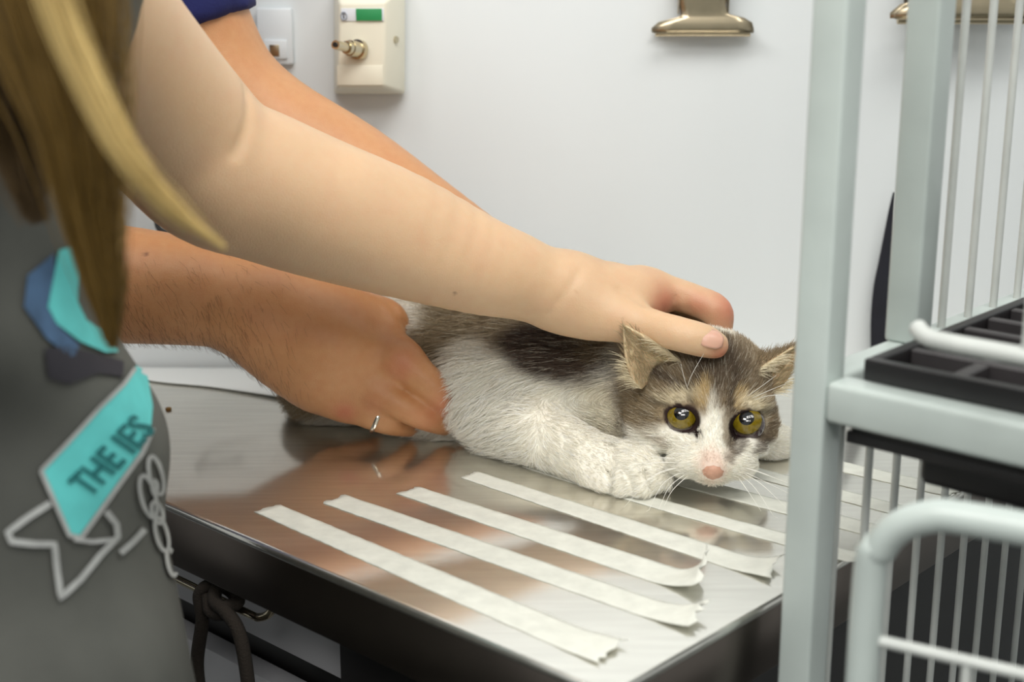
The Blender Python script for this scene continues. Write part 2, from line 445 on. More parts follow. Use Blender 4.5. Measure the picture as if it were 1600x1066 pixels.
strip(.1795, .1930, -.2290, .1870, .2030, .006, 'white tape strip fifth from the front, under the near paw', -.0, bow=-.003)
strip(.2190, .2370, -.155, .2290, .2480, .008, 'white tape strip sixth from the front, under the cat chin')
strip(.2640, .2810, -.150, .2680, .2850, -.008, 'white tape strip seventh from the front, between cat and cage')
strip(.3080, .3270, -.135, .3180, .3360, -.001, 'white tape strip farthest from the front edge, under the far paw')

# ================================================================== rope on the rail
ro = empty('rope', tb(u1-.045, -.002, zr), 'dark brown rope tied around the rail under the table', 'rope')
cu = uvz(on_v(345, 938, -.004))[0]
kn = [on_v(318, 1120, -.012), on_v(308, 1040, -.012), on_v(316, 970, -.012), on_v(312, 930, -.012), on_v(328, 915, -.008), on_v(352, 918, -.001),
      on_v(368, 935, -.001), on_v(352, 958, -.010), on_v(330, 955, -.013), on_v(325, 930, -.010)]
tube('rope_tail', catmull(kn, 8), .0042, M['rope'], ro)
kn = [on_v(395, 1140, -.014), on_v(384, 1040, -.014), on_v(372, 985, -.014), on_v(352, 955, -.014), on_v(336, 940, -.012), on_v(340, 918, -.006), on_v(362, 915, -.002), on_v(372, 940, -.004), on_v(350, 950, -.013)]
tube('rope_loop', catmull(kn, 8), .0042, M['rope'], ro)

# ================================================================== wire cage on the right
CG = at(1290, 597, .64)
def cg(u, v, z): return CG + U*u + V*v + np.array([0, 0, z])
def box_c(name, u0, u1, v0, v1, z0, z1, m, parent, bevel=.002, seg=3):
    P = [cg(u, v, z) for z in (z0, z1) for u, v in ((u0, v0), (u1, v0), (u1, v1), (u0, v1))]
    return bm_obj(name, hexa(P), m, parent, bevel, seg)
zf = -CG[2]
cage = empty('wire_cage', cg(.2, .2, zf), 'pale grey enamelled metal cage with wire bars standing beside the table', 'cage')
A_ = .018; DU, DV = .48, .42
box_c('post', -A_, 0, 0, A_, zf, .55, M['enamel'], cage)
box_c('post', DU, DU+A_, 0, A_, zf, .55, M['enamel'], cage)
box_c('post', -A_, 0, DV, DV+A_, zf, .55, M['enamel'], cage)
box_c('post', DU, DU+A_, DV, DV+A_, zf, .55, M['enamel'], cage)
box_c('rail', .0, DU, .0, A_, -.0200, 0, M['enamel'], cage, .003)
box_c('rail', .0, DU, DV, DV+A_, -.0200, 0, M['enamel'], cage, .003)
box_c('rail', -A_, 0, A_, DV, -.0200, 0, M['enamel'], cage, .003)
box_c('rail', DU, DU+A_, A_, DV, -.0200, 0, M['enamel'], cage, .003)
box_c('upright', -A_, 0, .088, .106, 0, .55, M['enamel'], cage)
box_c('rail', -A_, DU+A_, 0, A_, .53, .55, M['enamel'], cage, .003)
box_c('rail', -A_, 0, A_, DV, .53, .55, M['enamel'], cage, .003)
box_c('rail', .0, DU, .0, A_, -.62, -.60, M['enamel'], cage, .003)
box_c('rail', -A_, 0, A_, DV, -.62, -.60, M['enamel'], cage, .003)
for s in np.arange(.135, DV, .032):
    tube('wire', [cg(-.009, s, 0), cg(-.009, s, .535)], .0023, M['wire'], cage, 8)
for s in np.arange(.030, DV, .0305):
    tube('wire', [cg(-.007, s, -.61), cg(-.007, s, -.012)], .0022, M['wire'], cage, 8)
# black tray that sits in the frame
tr = empty('cage_tray', cg(.2, .2, 0), 'black plastic grid tray sitting on the cage rail', 'tray')
box_c('tray_base', .004, DU-.01, .019, DV-.01, -.030, -.006, M['plastic_black'], tr, .002)
box_c('tray_lip', .002, DU-.008, .0185, .0225, -.034, -.028, M['plastic_black2'], tr, .001)
box_c('tray_rim', .012, DU-.02, .013, .019, .0005, .011, M['plastic_black'], tr, .001)
box_c('tray_rim', .012, .018, .019, DV-.02, .0005, .011, M['plastic_black'], tr, .001)
for s in np.arange(.019+.028, DV-.02, .028):
    box_c('slat', .018, DU-.02, s, s+.006, -.002, .010, M['plastic_black2'], tr, .0008, 1)
for s in np.arange(.018+.033, DU-.02, .033):
    box_c('slat', s, s+.007, .019, DV-.02, -.002, .0095, M['plastic_black2'], tr, .0008, 1)
box_c('tray_foot', .035, DU-.05, .03, .20, -.050, -.030, M['plastic_black'], tr, .004)
# upper door rod
ud = empty('cage_door', cg(.2, -.01, .03), 'white wire door bottom rod of the upper cage above the black tray', 'cage door')
pr = [cg(.047, -.006, .0355), cg(.052, -.009, .0335), cg(.062, -.010, .0325)]+[cg(u, -.010, .0325) for u in (.1, .2, .3, .4)]
tube('door_rod', catmull(pr, 4), .0040, M['wire'], ud, 12)
for u in np.arange(.098, .4, .05): tube('door_wire', [cg(u, -.010, .032), cg(u, -.010, .5)], .0024, M['wire'], ud, 8)
tube('door_rod', [cg(.06, -.010, .5), cg(.4, -.010, .5)], .0040, M['wire'], ud, 12)
# lower door, swung open towards the camera
DD = np.array([.87, -.5, 0]); dl = at(1352, 1000, .535)
def dr(a, z): return dl + DD*a + np.array([0, 0, z])
ld = empty('cage_door', dr(.15, -dl[2]), 'pale rounded tube door of the lower cage standing open in front', 'cage door')
zt = at(1490, 845, .50)[2]-dl[2]+.002
ptsd = [dr(0, -.55), dr(0, -.3), dr(0, -.1), dr(0, zt-.034), dr(.003, zt-.020), dr(.010, zt-.009), dr(.022, zt-.002), dr(.036, zt), dr(.09, zt), dr(.2, zt), dr(.3, zt),
        dr(.322, zt-.004), dr(.33, zt-.03), dr(.33, -.1), dr(.33, -.5)]
tube('door_frame', catmull(ptsd, 6), .0068, M['enamel'], ld, 16)
tube('cross_wire', [dr(.004, .001), dr(.33, .001)], .0026, M['wire'], ld, 8)
tube('cross_wire', [dr(.004, -.25), dr(.33, -.25)], .0026, M['wire'], ld, 8)
for a in np.arange(.041, .33, .045): tube('upright_wire', [dr(a, -.5), dr(a, .002)], .0022, M['wire'], ld, 8)
tube('door_frame', [dr(0, -.5), dr(.33, -.5)], .0068, M['enamel'], ld, 12)

# ================================================================== things on the wall
def wp(x, y, d=0.0): return at(x, y, WALL_Y-d)        # point on / in front of the wall
def flat_rect(name, x0, y0, x1, y1, d, t, m, parent, bevel=.0008):
    a = wp(x0, y1, d); b = wp(x1, y0, d)
    return box_w(name, a[0], b[0], a[1]-t, a[1], a[2], b[2], m, parent, bevel)
bx = empty('wall_socket_box', wp(575, 147), 'cream plastic wall box with green label and metal connector', 'socket box')
back = [wp(522, 147, .001), wp(633, 147, .001), wp(633, -22, .001), wp(522, -22, .001)]
mid = [wp(522, 147, .012), wp(632, 146, .012), wp(632, -22, .012), wp(522, -22, .012)]
fr = [wp(527, 136, .040), wp(600, 135, .040), wp(604, 2, .040), wp(530, 4, .040)]
bm = bmesh.new(); L_ = [[bm.verts.new(tuple(p)) for p in r] for r in (back, mid, fr)]
bm.faces.new(L_[0]); bm.faces.new(L_[2])
for a, b in ((0, 1), (1, 2)):
    for i in range(4): bm.faces.new((L_[a][i], L_[a][(i+1) % 4], L_[b][(i+1) % 4], L_[b][i]))
bm_obj('housing', bm, M['cream'], bx, .0025, 3)
flat_rect('cover_plate', 526.5, 133, 599, 102, .0402, .0006, M['cream'], bx, .0003)
flat_rect('label', 533, 33, 600, 13, .0402, .0006, M['label_white'], bx, .0002)
flat_rect('green_panel', 556, 32.5, 597, 13.5, .0412, .0005, M['green'], bx, .0002)
a = wp(537, 25, .0416); tube('logo_ring', [a+np.array([.0022*math.cos(t), 0, .0028*math.sin(t)]) for t in np.linspace(0, 2*math.pi, 20)], .0005, M['grey_ink'], bx, 6)
flat_rect('logo_mark', 536, 29, 538, 21, .0412, .0004, M['ink'], bx, .0001)
c0 = wp(562, 78, .040); c1 = wp(546, 75, .052); c2 = wp(541, 74, .056); c3 = wp(524, 70, .072)
tube('connector', [c0, c0+(c1-c0)*.3, c0+(c1-c0)*.31, c1, c1, c2, c2, c3, c3], [.0075, .0075, .0062, .0058, .0052, .0048, .0036, .0034, .002], M['chrome'], bx, 16)
tube('connector_pin', [c3, c3+(c3-c2)*.06], [.0019, .0019], M['black'], bx, 10)
a = wp(617, 62, .026); tube('screw', [a, a+np.array([.0016, -.0012, 0])], [.003, .0026], M['chrome'], bx, 12)

sk = empty('wall_switch_plate', wp(435, 100), 'white wall plate half hidden behind the raised arm', 'wall plate')
flat_rect('plate', 402, 100, 461, 12, .0005, .008, M['white_plastic'], sk, .002)
flat_rect('rocker', 412, 92, 450, 62, .0088, .002, M['white_plastic'], sk, .001)
flat_rect('slot', 421, 88, 437, 70, .0108, .0008, M['clip'], sk, .0003)

def bulldog(name, cx, yb, w, label, sc=1.0, hang=0.008):
    cpx = wp(cx, yb, hang)
    o = empty(name, cpx, label, 'clip', 'metal bulldog clips on the wall')
    k = w/152*.0765/1.0
    def p(x, z, d): return (cpx[0]+x*k, cpx[1]-d*k, cpx[2]+z*k)
    outline = [(-.5, .06), (-.5, .10), (-.43, .16), (-.24, .205), (-.215, .23), (-.225, .30), (-.27, .45), (-.31, .62), (-.24, .72), (.24, .72), (.31, .62), (.235, .45), (.215, .33), (.23, .26), (.27, .235), (.40, .205), (.48, .16), (.5, .10), (.5, .06)]
    for sgn, d0 in ((1, .10), (-1, .0)):
        poly = [p(x, z, d0 + sgn*(.10*max(0, z-.2) )) for x, z in outline]
        # plate follows its lean: build as strips between mirrored outline points
        bm = bmesh.new(); half = len(outline)//2
        Lp = [outline[i] for i in range(half+0)]; 
        lv = [(x, z) for x, z in outline[:half]]; rv = [(x, z) for x, z in outline[::-1][:half]]
        rows = []
        for (xl, zl), (xr, zr_) in zip(lv, rv):
            row = []
            for t in np.linspace(0, 1, 7):
                x = xl+(xr-xl)*t; z = zl+(zr_-zl)*t
                d = d0+sgn*(.05*max(0, z-.22)+.02*math.sin(min(1, max(0, (z-.02)/.2))*math.pi))
                row.append(bm.verts.new(p(x, z, d)))
            rows.append(row)
        for a_, b_ in zip(rows[:-1], rows[1:]):
            for i in range(6): bm.faces.new((a_[i], a_[i+1], b_[i+1], b_[i]))
        ob = bm_obj('jaw_plate', bm, M['clip'], o, 0, deg=60)
        s = ob.modifiers.new('t', 'SOLIDIFY'); s.thickness = .0009; s.offset = 0
    tube('jaw_lip', [p(-.475, .055, .085), p(-.47, .055, .085), p(.47, .055, .085), p(.475, .055, .085)], [.0010, .034*k, .034*k, .0010], M['clip'], o, 12)
    tube('spring', [p(x, .40+.012*math.sin(i*1.1), .05+.03*math.cos(i*1.1)) for i, x in enumerate(np.linspace(-.16, .16, 40))], .0011, M['chrome'], o, 6)
    for sx in (-1, 1):
        prism('side_cheek', [p(sx*.24, .24, .09), p(sx*.24, .24, .0), p(sx*.235, .45, -.03), p(sx*.235, .45, .14)], (sx*.0008, 0, 0), M['clip'], o)
    return o
bulldog('bulldog_clip', 1096, 60, 152, 'metal bulldog clip hanging empty on the wall above the cat')
bulldog('bulldog_clip', 1498, 42, 205, 'metal bulldog clip on the wall seen behind the cage bars', hang=.03)
cdo = flat_rect('hanging_card', 1420, 12, 1610, -120, .012, .004, M['card'], None); tag(cdo, 'dark brown card held by the clip behind the cage bars', 'card')
# dark cloth strap hanging behind the cage
st = [(1388, 300, 2), (1384, 325, 4), (1380, 360, 7), (1374, 410, 11), (1369, 450, 14), (1366, 500, 15), (1366, 560, 15), (1366, 640, 14), (1364, 700, 12), (1360, 728, 8)]
cm = catmull([np.r_[wp(x+8, y, .01), r*.0005] for x, y, r in st], 5)
vv, ff = tube_data(cm[:, :3], cm[:, 3], 12); vv = np.array(vv); vv[:, 1] = WALL_Y-.012+(vv[:, 1]-(WALL_Y-.01))*.5
tag(mk('hanging_strap', vv, ff, M['black_cloth']), 'black cloth strap hanging on the wall behind the cage', 'strap')
# dark bent wire handle glimpsed between the arms
wh = catmull([wp(246, 335, .006), wp(246, 352, .012), wp(255, 362, .016), wp(285, 368, .018), wp(335, 384, .02)], 6)
tag(tube('curved_wire', wh, .0022, M['black'], None), 'dark bent wire glimpsed between the two forearms', 'wire')

cr = on_z(263, 641); cv = [cr+np.array([.0022*math.cos(a)*(1+.25*math.sin(3*a)), .003*math.sin(a), .0003+.0012*k]) for k in (0, 1) for a in np.linspace(0, 2*math.pi, 9)[:-1]]
cf = [(i, (i+1) % 8, 8+(i+1) % 8, 8+i) for i in range(8)]+[tuple(range(8))[::-1], tuple(range(8, 16))]
tag(mk('crumb', cv, cf, mat('crumb', srgb(150, 110, 40), .8), None), 'tiny brown crumb on the steel table near the paper sheet', 'crumb')
# ================================================================== people
def px_chain(L):      # (px, py, Y, radius in px) -> points, radii in metres
    P = [at(x, y, d) for x, y, d, r in L]; R = [r*d/F_PX for x, y, d, r in L]; return P, R
def skin_cols(W, N_, base, red, redpts):
    c = np.tile(np.array(srgb(*base)), (len(W), 1)); w = np.zeros(len(W))
    for p, r in redpts: w = np.maximum(w, np.exp(-((W-p)**2).sum(1)/(r*r)))
    w = np.clip(w+.10*pnoise(W, 60, 1)+.06*pnoise(W, 160, 2), 0, 1)[:, None]
    c = c*(1-w)+np.array(srgb(*red))*w
    return c*(1+.05*pnoise(W, 35, 3))[:, None]
def spots(c, W, pts):
    for p, r, col in pts:
        d = np.linalg.norm(W-p, axis=1); k = np.clip(1.3-d/r, 0, 1)[:, None]; c = c*(1-k)+np.array(srgb(*col))*k
    return c

# ---------------------------------------------------------------- woman in grey shirt
wo = empty('person', (-.33, .58, 0), 'person in grey printed shirt with long blond hair, pressing the cat head down', 'person', None)
FW = Field()
arm = [(-60, -190, .64, 150), (60, -60, .69, 142), (180, 85, .755, 131), (270, 195, .80, 127), (335, 262, .815, 124), (410, 292, .825, 118), (490, 322, .835, 112), (620, 366, .85, 100),
       (740, 412, .86, 80), (800, 430, .868, 70), (845, 446, .873, 62), (885, 457, .876, 57)]
P, R = px_chain(arm); FW.chain(P, R, .01, 4)
# palm
FW.chain(*px_chain([(880, 456, .876, 56), (930, 464, .878, 56), (985, 466, .884, 52), (1010, 462, .89, 44)]), .012, 3)
FW.chain(*px_chain([(890, 450, .885, 50), (950, 455, .91, 48), (1000, 462, .925, 42)]), .012, 3)
FW.chain(*px_chain([(885, 462, .875, 52), (925, 486, .866, 44), (975, 500, .858, 35)]), .012, 3)          # thenar
thumb = [(930, 486, .868, 40), (985, 501, .858, 33), (1022, 512, .848, 29), (1064, 523, .838, 28.5), (1098, 532, .836, 27.5), (1117, 539, .836, 23)]
FW.chain(*px_chain(thumb), .006, 4)
index = [(1000, 448, .893, 33), (1045, 457, .892, 27.5), (1090, 471, .888, 25.5), (1119, 486, .884, 26), (1124, 512, .886, 22), (1118, 545, .892, 20)]
FW.chain(*px_chain(index), .005, 4)
FW.chain(*px_chain([(1000, 455, .91, 32), (1050, 462, .913, 26), (1095, 478, .915, 24), (1112, 500, .915, 22), (1108, 545, .915, 20)]), .004, 3)
FW.chain(*px_chain([(990, 460, .928, 30), (1040, 470, .932, 24), (1078, 490, .934, 22), (1088, 545, .932, 19)]), .004, 3)
FW.chain(*px_chain([(975, 470, .94, 28), (1018, 485, .948, 21), (1045, 505, .95, 19), (1052, 545, .946, 17)]), .004, 3)
# shoulder, neck and head (above the picture)
FW.chain([at(-60, -190, .64), (-.30, .60, 1.285), (-.345, .585, 1.31), (-.345, .575, 1.40)], [.062, .058, .055, .05], .03, 3)
hc_ = np.array([-.325, .585, 1.50]); fw_ = nrm([.75, .55, -.35]); rt_ = nrm(np.cross(fw_, [0, 0, 1])); up_ = np.cross(rt_, fw_)
hA = np.stack([rt_, fw_, up_])
FW.ell(hc_, (.072, .092, .085), hA, .02).ell(hc_+fw_*.035-up_*.05, (.052, .052, .062), hA, .03)
FW.chain([hc_+fw_*.088+up_*.01, hc_+fw_*.105-up_*.03], [.008, .013], .012, 1)
for sx in (-1, 1):
    FW.ell(hc_+fw_*.096+rt_*.032*sx+up_*.006, (.016, .014, .009), hA, .006, 'sub').ell(hc_+fw_*.082+rt_*.032*sx+up_*.004, (.012,)*3, None, .002)
    FW.ell(hc_+rt_*.073*sx-up_*.01, (.008, .018, .03), hA, .006)
FW.chain([hc_+fw_*.088-up_*.058-rt_*.02, hc_+fw_*.094-up_*.056, hc_+fw_*.088-up_*.058+rt_*.02], [.006, .008, .006], .005, 2)
# creases
def trace(Fd, x, y, d0=.55):
    r = nrm(ray(x, y)); t = d0
    for _ in range(80):
        d = float(Fd((CAM+r*t)[None])[0]); t += d*.8
        if abs(d) < 2e-4: break
    return CAM+r*t
def crease(Fd, L, r=.0012, k=.003): Fd.chain([trace(Fd, q[0], q[1]) for q in L], [r]*len(L), k, 3, 'sub')
crease(FW, [(907, 420, .848), (893, 445, .848), (872, 472, .847), (858, 492, .848)], .0010, .0025)
crease(FW, [(386, 140, .80), (389, 175, .768), (383, 205, .762), (368, 240, .76)], .0014, .006)
crease(FW, [(970, 452, .858), (990, 464, .852), (1012, 478, .850)], .0016, .004)
for xx in (1032, 1052, 1070): crease(FW, [(xx, 462), (xx+2, 474), (xx+5, 486)], .0007, .003)
for xx in (1052, 1060, 1068): crease(FW, [(xx, 506), (xx+3, 514), (xx+1, 524)], .0004, .0015)
W_, Q_ = isosurface(FW, np.array([-.47, .44, .955]), np.array([.20, 1.02, 1.62]), .0021, 2)
N_ = vnormals(W_, Q_)
cw = skin_cols(W_, N_, (219, 184, 147), (206, 136, 108), [(at(1140, 480, .88), .016), (at(1128, 556, .83), .009), (at(1040, 476, .875), .014), (at(1090, 478, .87), .014)])
cw = spots(cw, W_, [(at(366, 243, .765), .0022, (120, 52, 36)), (at(572, 275, .80), .0013, (188, 96, 66)), (at(573, 283, .80), .0012, (190, 100, 70)), (at(711, 457, .83), .0014, (120, 84, 60)), (at(899, 458, .85), .001, (180, 130, 90))])
bodyw = mk('body', W_, Q_, M['skin_w'], wo, True, cw)
# thumb nail
def nail(name, c, along, normal, L, w, parent, m=None):
    a = nrm(along); n = nrm(np.asarray(normal)-a*(np.asarray(normal)@a)); b = np.cross(a, n); vs_, fs = [], []
    nu, nv = 12, 10
    for i in range(nu+1):
        s = i/nu*2-1
        for j in range(nv+1):
            t = j/nv*2-1; ww = w*(1-max(0, abs(s)-.25)**2.2*.9)
            p = c+a*s*L+b*t*ww+n*(-.34*w*t*t-.0010*(s**2)+.0005); vs_.append(p)
    for i in range(nu):
        for j in range(nv): k = i*(nv+1)+j; fs.append((k, k+1, k+nv+2, k+nv+1))
    o = mk(name, vs_, fs, m or M['nail'], parent); s = o.modifiers.new('t', 'SOLIDIFY'); s.thickness = .0007; s.offset = 0
    return o
bvw = BVHTree.FromPolygons(W_.tolist(), Q_.tolist())
def hit(bvh, x, y):
    r = ray(x, y); h = bvh.ray_cast(Vector(CAM), Vector(nrm(r))); return (np.array(h[0]), np.array(h[1])) if h[0] is not None else (None, None)
hp_, hn = hit(bvw, 1112, 528)
if hp_ is not None: nail('nail', hp_, at(1135, 533, .834)-at(1098, 525, .834), hn*.6+np.array([0, -.5, .5]), .0074, .0060, bodyw)['label'] = 'short pink thumb nail'

# shirt
FS = Field()
FS.ell((-.310, .615, .76), (.177, .14, .26), None, .05).ell((-.322, .62, .97), (.158, .125, .22), None, .05)
FS.ell((-.345, .60, 1.16), (.160, .13, .19), None, .05)
FS.chain([(-.36, .60, 1.27), (-.30, .62, 1.29), at(60, -40, .69)+np.array([-.02, -.01, .01])], [.07, .072, .072], .03, 3)
FS.add(lambda P: (.0075*np.sin(P[:, 0]*26+P[:, 2]*34+2*np.sin(P[:, 2]*17))*np.sin(P[:, 2]*22+P[:, 1]*30)
                  + .0022*np.sin(P[:, 2]*70+P[:, 0]*55+3*np.sin(P[:, 0]*20))).astype(np.float32), .01, 'disp')
Ws, Qs = isosurface(FS, (-.62, .36, .55), (-.08, .86, 1.42), .0055, 1)
shirt = mk('shirt', Ws, Qs, M['shirt'], wo); shirt['label'] = 'grey printed shirt'
FT = Field().chain([(-.33, .61, .70), (-.33, .60, .58)], [.15, .15], .02, 1)
for sx in (-.085, .085):
    FT.chain([(-.33+sx, .60, .62), (-.33+sx, .59, .35), (-.33+sx, .60, .06)], [.095, .07, .05], .03, 4).ell((-.31+sx, .57, .035), (.05, .11, .035), None, .03)
Wt, Qt = isosurface(FT, (-.62, .36, .0), (-.05, .86, .85), .012, 1); mk('trousers', Wt, Qt, M['trouser'], wo)
bvs = BVHTree.FromPolygons(Ws.tolist(), Qs.tolist())
def decal(name, tris2d, verts2d, m, parent, off):
    """flat print laid on the shirt cloth: 2-D outline points found on the cloth surface"""
    vs_ = []; okv = []
    for x, y in verts2d:
        h, n = hit(bvs, x, y)
        if h is None: vs_.append(np.zeros(3)); okv.append(False)
        else: vs_.append(h+nrm(n)*off); okv.append(True)
    fs = [t for t in tris2d if all(okv[i] for i in t)]
    fs = [t for t in fs if max(np.linalg.norm(vs_[t[i]]-vs_[t[i-1]]) for i in range(3)) < .03]
    if not fs: return None
    used = sorted({i for t in fs for i in t}); mp = {k: i for i, k in enumerate(used)}
    return mk(name, [vs_[i] for i in used], [tuple(mp[i] for i in t) for t in fs], m, parent)
def poly2d(poly, cuts=4):
    bm = bmesh.new(); bm.faces.new([bm.verts.new((x, y, 0)) for x, y in poly])
    bmesh.ops.triangulate(bm, faces=bm.faces)
    for _ in range(cuts):
        es = [e for e in bm.edges if e.calc_length() > 9]
        if not es: break
        bmesh.ops.subdivide_edges(bm, edges=es, cuts=1); bmesh.ops.triangulate(bm, faces=[f for f in bm.faces if len(f.verts) > 3])
    bm.verts.index_update(); v = [(p.co.x, p.co.y) for p in bm.verts]; t = [tuple(p.index for p in f.verts) for f in bm.faces]; bm.free()
    return t, v
def stroke2d(P, w):
    P = np.asarray(P, float); Q = [P[0]]
    for a, b in zip(P[:-1], P[1:]):
        n = max(1, int(np.linalg.norm(b-a)/7)); Q += [a+(b-a)*i/n for i in range(1, n+1)]
    Q = np.array(Q); T = np.gradient(Q, axis=0); T /= np.linalg.norm(T, axis=1)[:, None]+1e-9; Nn = np.c_[-T[:, 1], T[:, 0]]
    v = []; t = []
    for i in range(len(Q)): v += [tuple(Q[i]+Nn[i]*w/2), tuple(Q[i]-Nn[i]*w/2)]
    for i in range(len(Q)-1): a = 2*i; t += [(a, a+1, a+2), (a+1, a+3, a+2)]
    return t, v
rib = [(62, 733), (100, 694), (150, 640), (186, 606), (206, 580), (214, 556), (226, 590), (234, 636), (231, 668), (214, 706), (180, 752), (146, 800), (120, 836), (104, 832), (84, 790)]
decal('shirt_print', *poly2d(rib), M['teal'], shirt, .0016)
for s, w in (([(60, 735), (84, 792), (103, 836), (121, 840), (148, 802), (182, 754), (216, 708), (233, 670)], 7), ([(60, 735), (100, 692), (150, 637), (188, 602), (206, 578)], 6),
             ([(74, 786), (40, 808), (8, 832), (14, 846), (50, 850), (80, 850), (84, 890), (90, 934), (120, 906), (150, 868), (178, 838), (176, 818), (160, 798)], 10), ([(110, 842), (140, 846), (172, 842)], 7),
             ([(182, 864), (202, 846), (220, 826)], 10)):
    decal('shirt_print', *stroke2d(s, w), M['print_white'], shirt, .0021)
def ringpts(cx, cy, rx, ry, a): return [(cx+rx*math.cos(t)*math.cos(a)-ry*math.sin(t)*math.sin(a), cy+rx*math.cos(t)*math.sin(a)+ry*math.sin(t)*math.cos(a)) for t in np.linspace(0, 2*math.pi, 22)]
for cx, cy, rx, ry, a in ((238, 742, 10, 30, -.25), (226, 775, 11, 34, -.25), (240, 800, 8, 18, -.3), (247, 835, 9, 28, -.25), (262, 880, 6, 22, -.2), (236, 760, 4, 10, 0)):
    decal('shirt_print', *stroke2d(ringpts(cx, cy, rx, ry, a), 6), M['print_white'], shirt, .0019)
# upper print, teal straps and dark blue shapes
decal('shirt_print', *poly2d([(88, 390), (112, 384), (118, 430), (116, 470), (130, 500), (170, 528), (180, 552), (160, 552), (120, 534), (84, 506), (70, 480), (78, 440)]), M['teal'], shirt, .0016)
decal('shirt_print', *poly2d([(40, 430), (80, 396), (84, 430), (74, 470), (70, 482), (90, 512), (120, 540), (110, 560), (70, 530), (34, 480)]), M['print_blue'], shirt, .0013)
decal('shirt_print', *poly2d([(66, 545), (100, 540), (140, 552), (190, 566), (188, 590), (150, 584), (104, 600), (72, 590)]), M['print_dark'], shirt, .0013)
decal('shirt_print', *poly2d([(118, 150), (140, 150), (150, 180), (146, 200), (128, 196)]), M['print_blue'], shirt, .0013)
# lettering on the ribbon
def text2d(txt, ox, oy, ang, size, shear=0.0, sx=1.0):
    cu_ = bpy.data.curves.new('t', 'FONT'); cu_.body = txt; cu_.size = size; cu_.resolution_u = 2; cu_.offset = size*.018
    ob = bpy.data.objects.new('t', cu_); COL.objects.link(ob)
    dg = bpy.context.evaluated_depsgraph_get(); me = bpy.data.meshes.new_from_object(ob.evaluated_get(dg))
    bpy.data.objects.remove(ob); bm = bmesh.new(); bm.from_mesh(me)
    bmesh.ops.triangulate(bm, faces=bm.faces)
    for _ in range(3):
        es = [e for e in bm.edges if e.calc_length() > 8]
        if es: bmesh.ops.subdivide_edges(bm, edges=es, cuts=1); bmesh.ops.triangulate(bm, faces=[f for f in bm.faces if len(f.verts) > 3])
    bm.verts.index_update(); c, s = math.cos(ang), math.sin(ang)
    v = []
    for p in bm.verts:
        a, b = p.co.x*sx, -p.co.y+shear*p.co.x; v.append((ox+a*c-b*s, oy+a*s+b*c))
    t = [tuple(p.index for p in f.verts) for f in bm.faces]; bm.free(); return t, v
decal('shirt_lettering', *text2d('THE IES', 134, 776, math.radians(-55), 62, .12, .70), M['teal_dark'], shirt, .0026)
# hair: one thick fall and one loose lock
def lock(path, widths, n, col, jitter, Y0):
    P = catmull([at(x, y, d) for x, y, d in path], 6); wd = np.interp(np.linspace(0, 1, len(P)), np.linspace(0, 1, len(widths)), widths)*.5*.5/F_PX
    T = np.gradient(P, axis=0); side = np.cross(T, [0, 1, 0.]); side /= np.linalg.norm(side, axis=1)[:, None]
    a = RNG.normal(0, .5, n); b = RNG.normal(0, .5, n); ph = RNG.random(n)*6.28
    k = np.linspace(0, 1, len(P))
    S = P[None]+side[None]*(a[:, None, None]*wd[None, :, None]) + np.array([0, 1., 0])*(b[:, None, None]*wd[None, :, None])
    S = S+side[None]*(jitter*np.sin(ph[:, None]+k[None]*(5+3*a[:, None])))[:, :, None]
    fl = (1-.38*RNG.random(n)**1.6)[:, None]*k[None]*(len(P)-1); i0 = np.minimum(fl.astype(int), len(P)-2); fr = (fl-i0)[:, :, None]; ii = np.arange(n)[:, None]
    S = S[ii, i0]*(1-fr)+S[ii, i0+1]*fr
    c = np.array(srgb(*col))[None]*(.65+.7*RNG.random((n, 1)))
    return S, c
S1, C1 = lock([(70, -60, .50), (95, 60, .50), (122, 200, .50), (142, 330, .505), (164, 450, .51), (176, 545, .515)], [190, 160, 110, 80, 52, 10], 1500, (120, 94, 44), .0010, .5)
S2, C2 = lock([(60, -80, .47), (100, 40, .47), (140, 130, .47), (195, 235, .47), (270, 325, .475), (352, 388, .48)], [44, 40, 38, 34, 30, 2], 420, (206, 180, 118), .0005, .47)
S3, C3 = lock([(170, -60, .50), (186, 60, .50), (200, 150, .50), (204, 240, .50), (196, 330, .50), (190, 400, .5)], [40, 30, 16, 14, 10, 6], 14, (150, 122, 70), .001, .5)
k_ = min(S1.shape[1], S2.shape[1], S3.shape[1])
# hair cap on the head
FH = Field().ell(hc_-fw_*.012+up_*.012, (.082, .098, .092), hA, .02).chain([hc_-fw_*.06, hc_-fw_*.08-up_*.1, (-.37, .50, 1.30)], [.06, .05, .045], .03, 3)
FH.chain([hc_+rt_*.07-fw_*.01, hc_+rt_*.078-up_*.08, at(60, -120, .50)], [.03, .03, .026], .02, 3)
FH.ell(hc_+fw_*.09-up_*.045, (.062, .075, .085), hA, .012, 'sub')
Wh, Qh = isosurface(FH, (-.52, .38, 1.18), (-.16, .78, 1.66), .004, 1); Nh = vnormals(Wh, Qh)
mk('hair_cap', Wh, Qh, M['hair'], wo, True, np.tile(srgb(120, 94, 50), (len(Wh), 1))*(1+.35*pnoise(Wh*np.array([3, 3, .6]), 90, 3))[:, None])
S4, C4 = lock([(-30, -90, .52), (0, 40, .52), (20, 160, .525), (34, 230, .53), (44, 290, .53), (60, 350, .53)], [170, 150, 120, 90, 60, 30], 700, (84, 66, 40), .0012, .5)  # dark strands added in place of the shade on the shirt
S1 = np.concatenate([S1, S4]); C1 = np.concatenate([C1, C4])
hair_obj('hair', np.concatenate([S1[:, :k_], S2[:, :k_], S3[:, :k_]]), np.linspace(.00022, .00012, k_), np.concatenate([C1, C2, C3]), M['hair'], wo)['label'] = 'long blond hair'

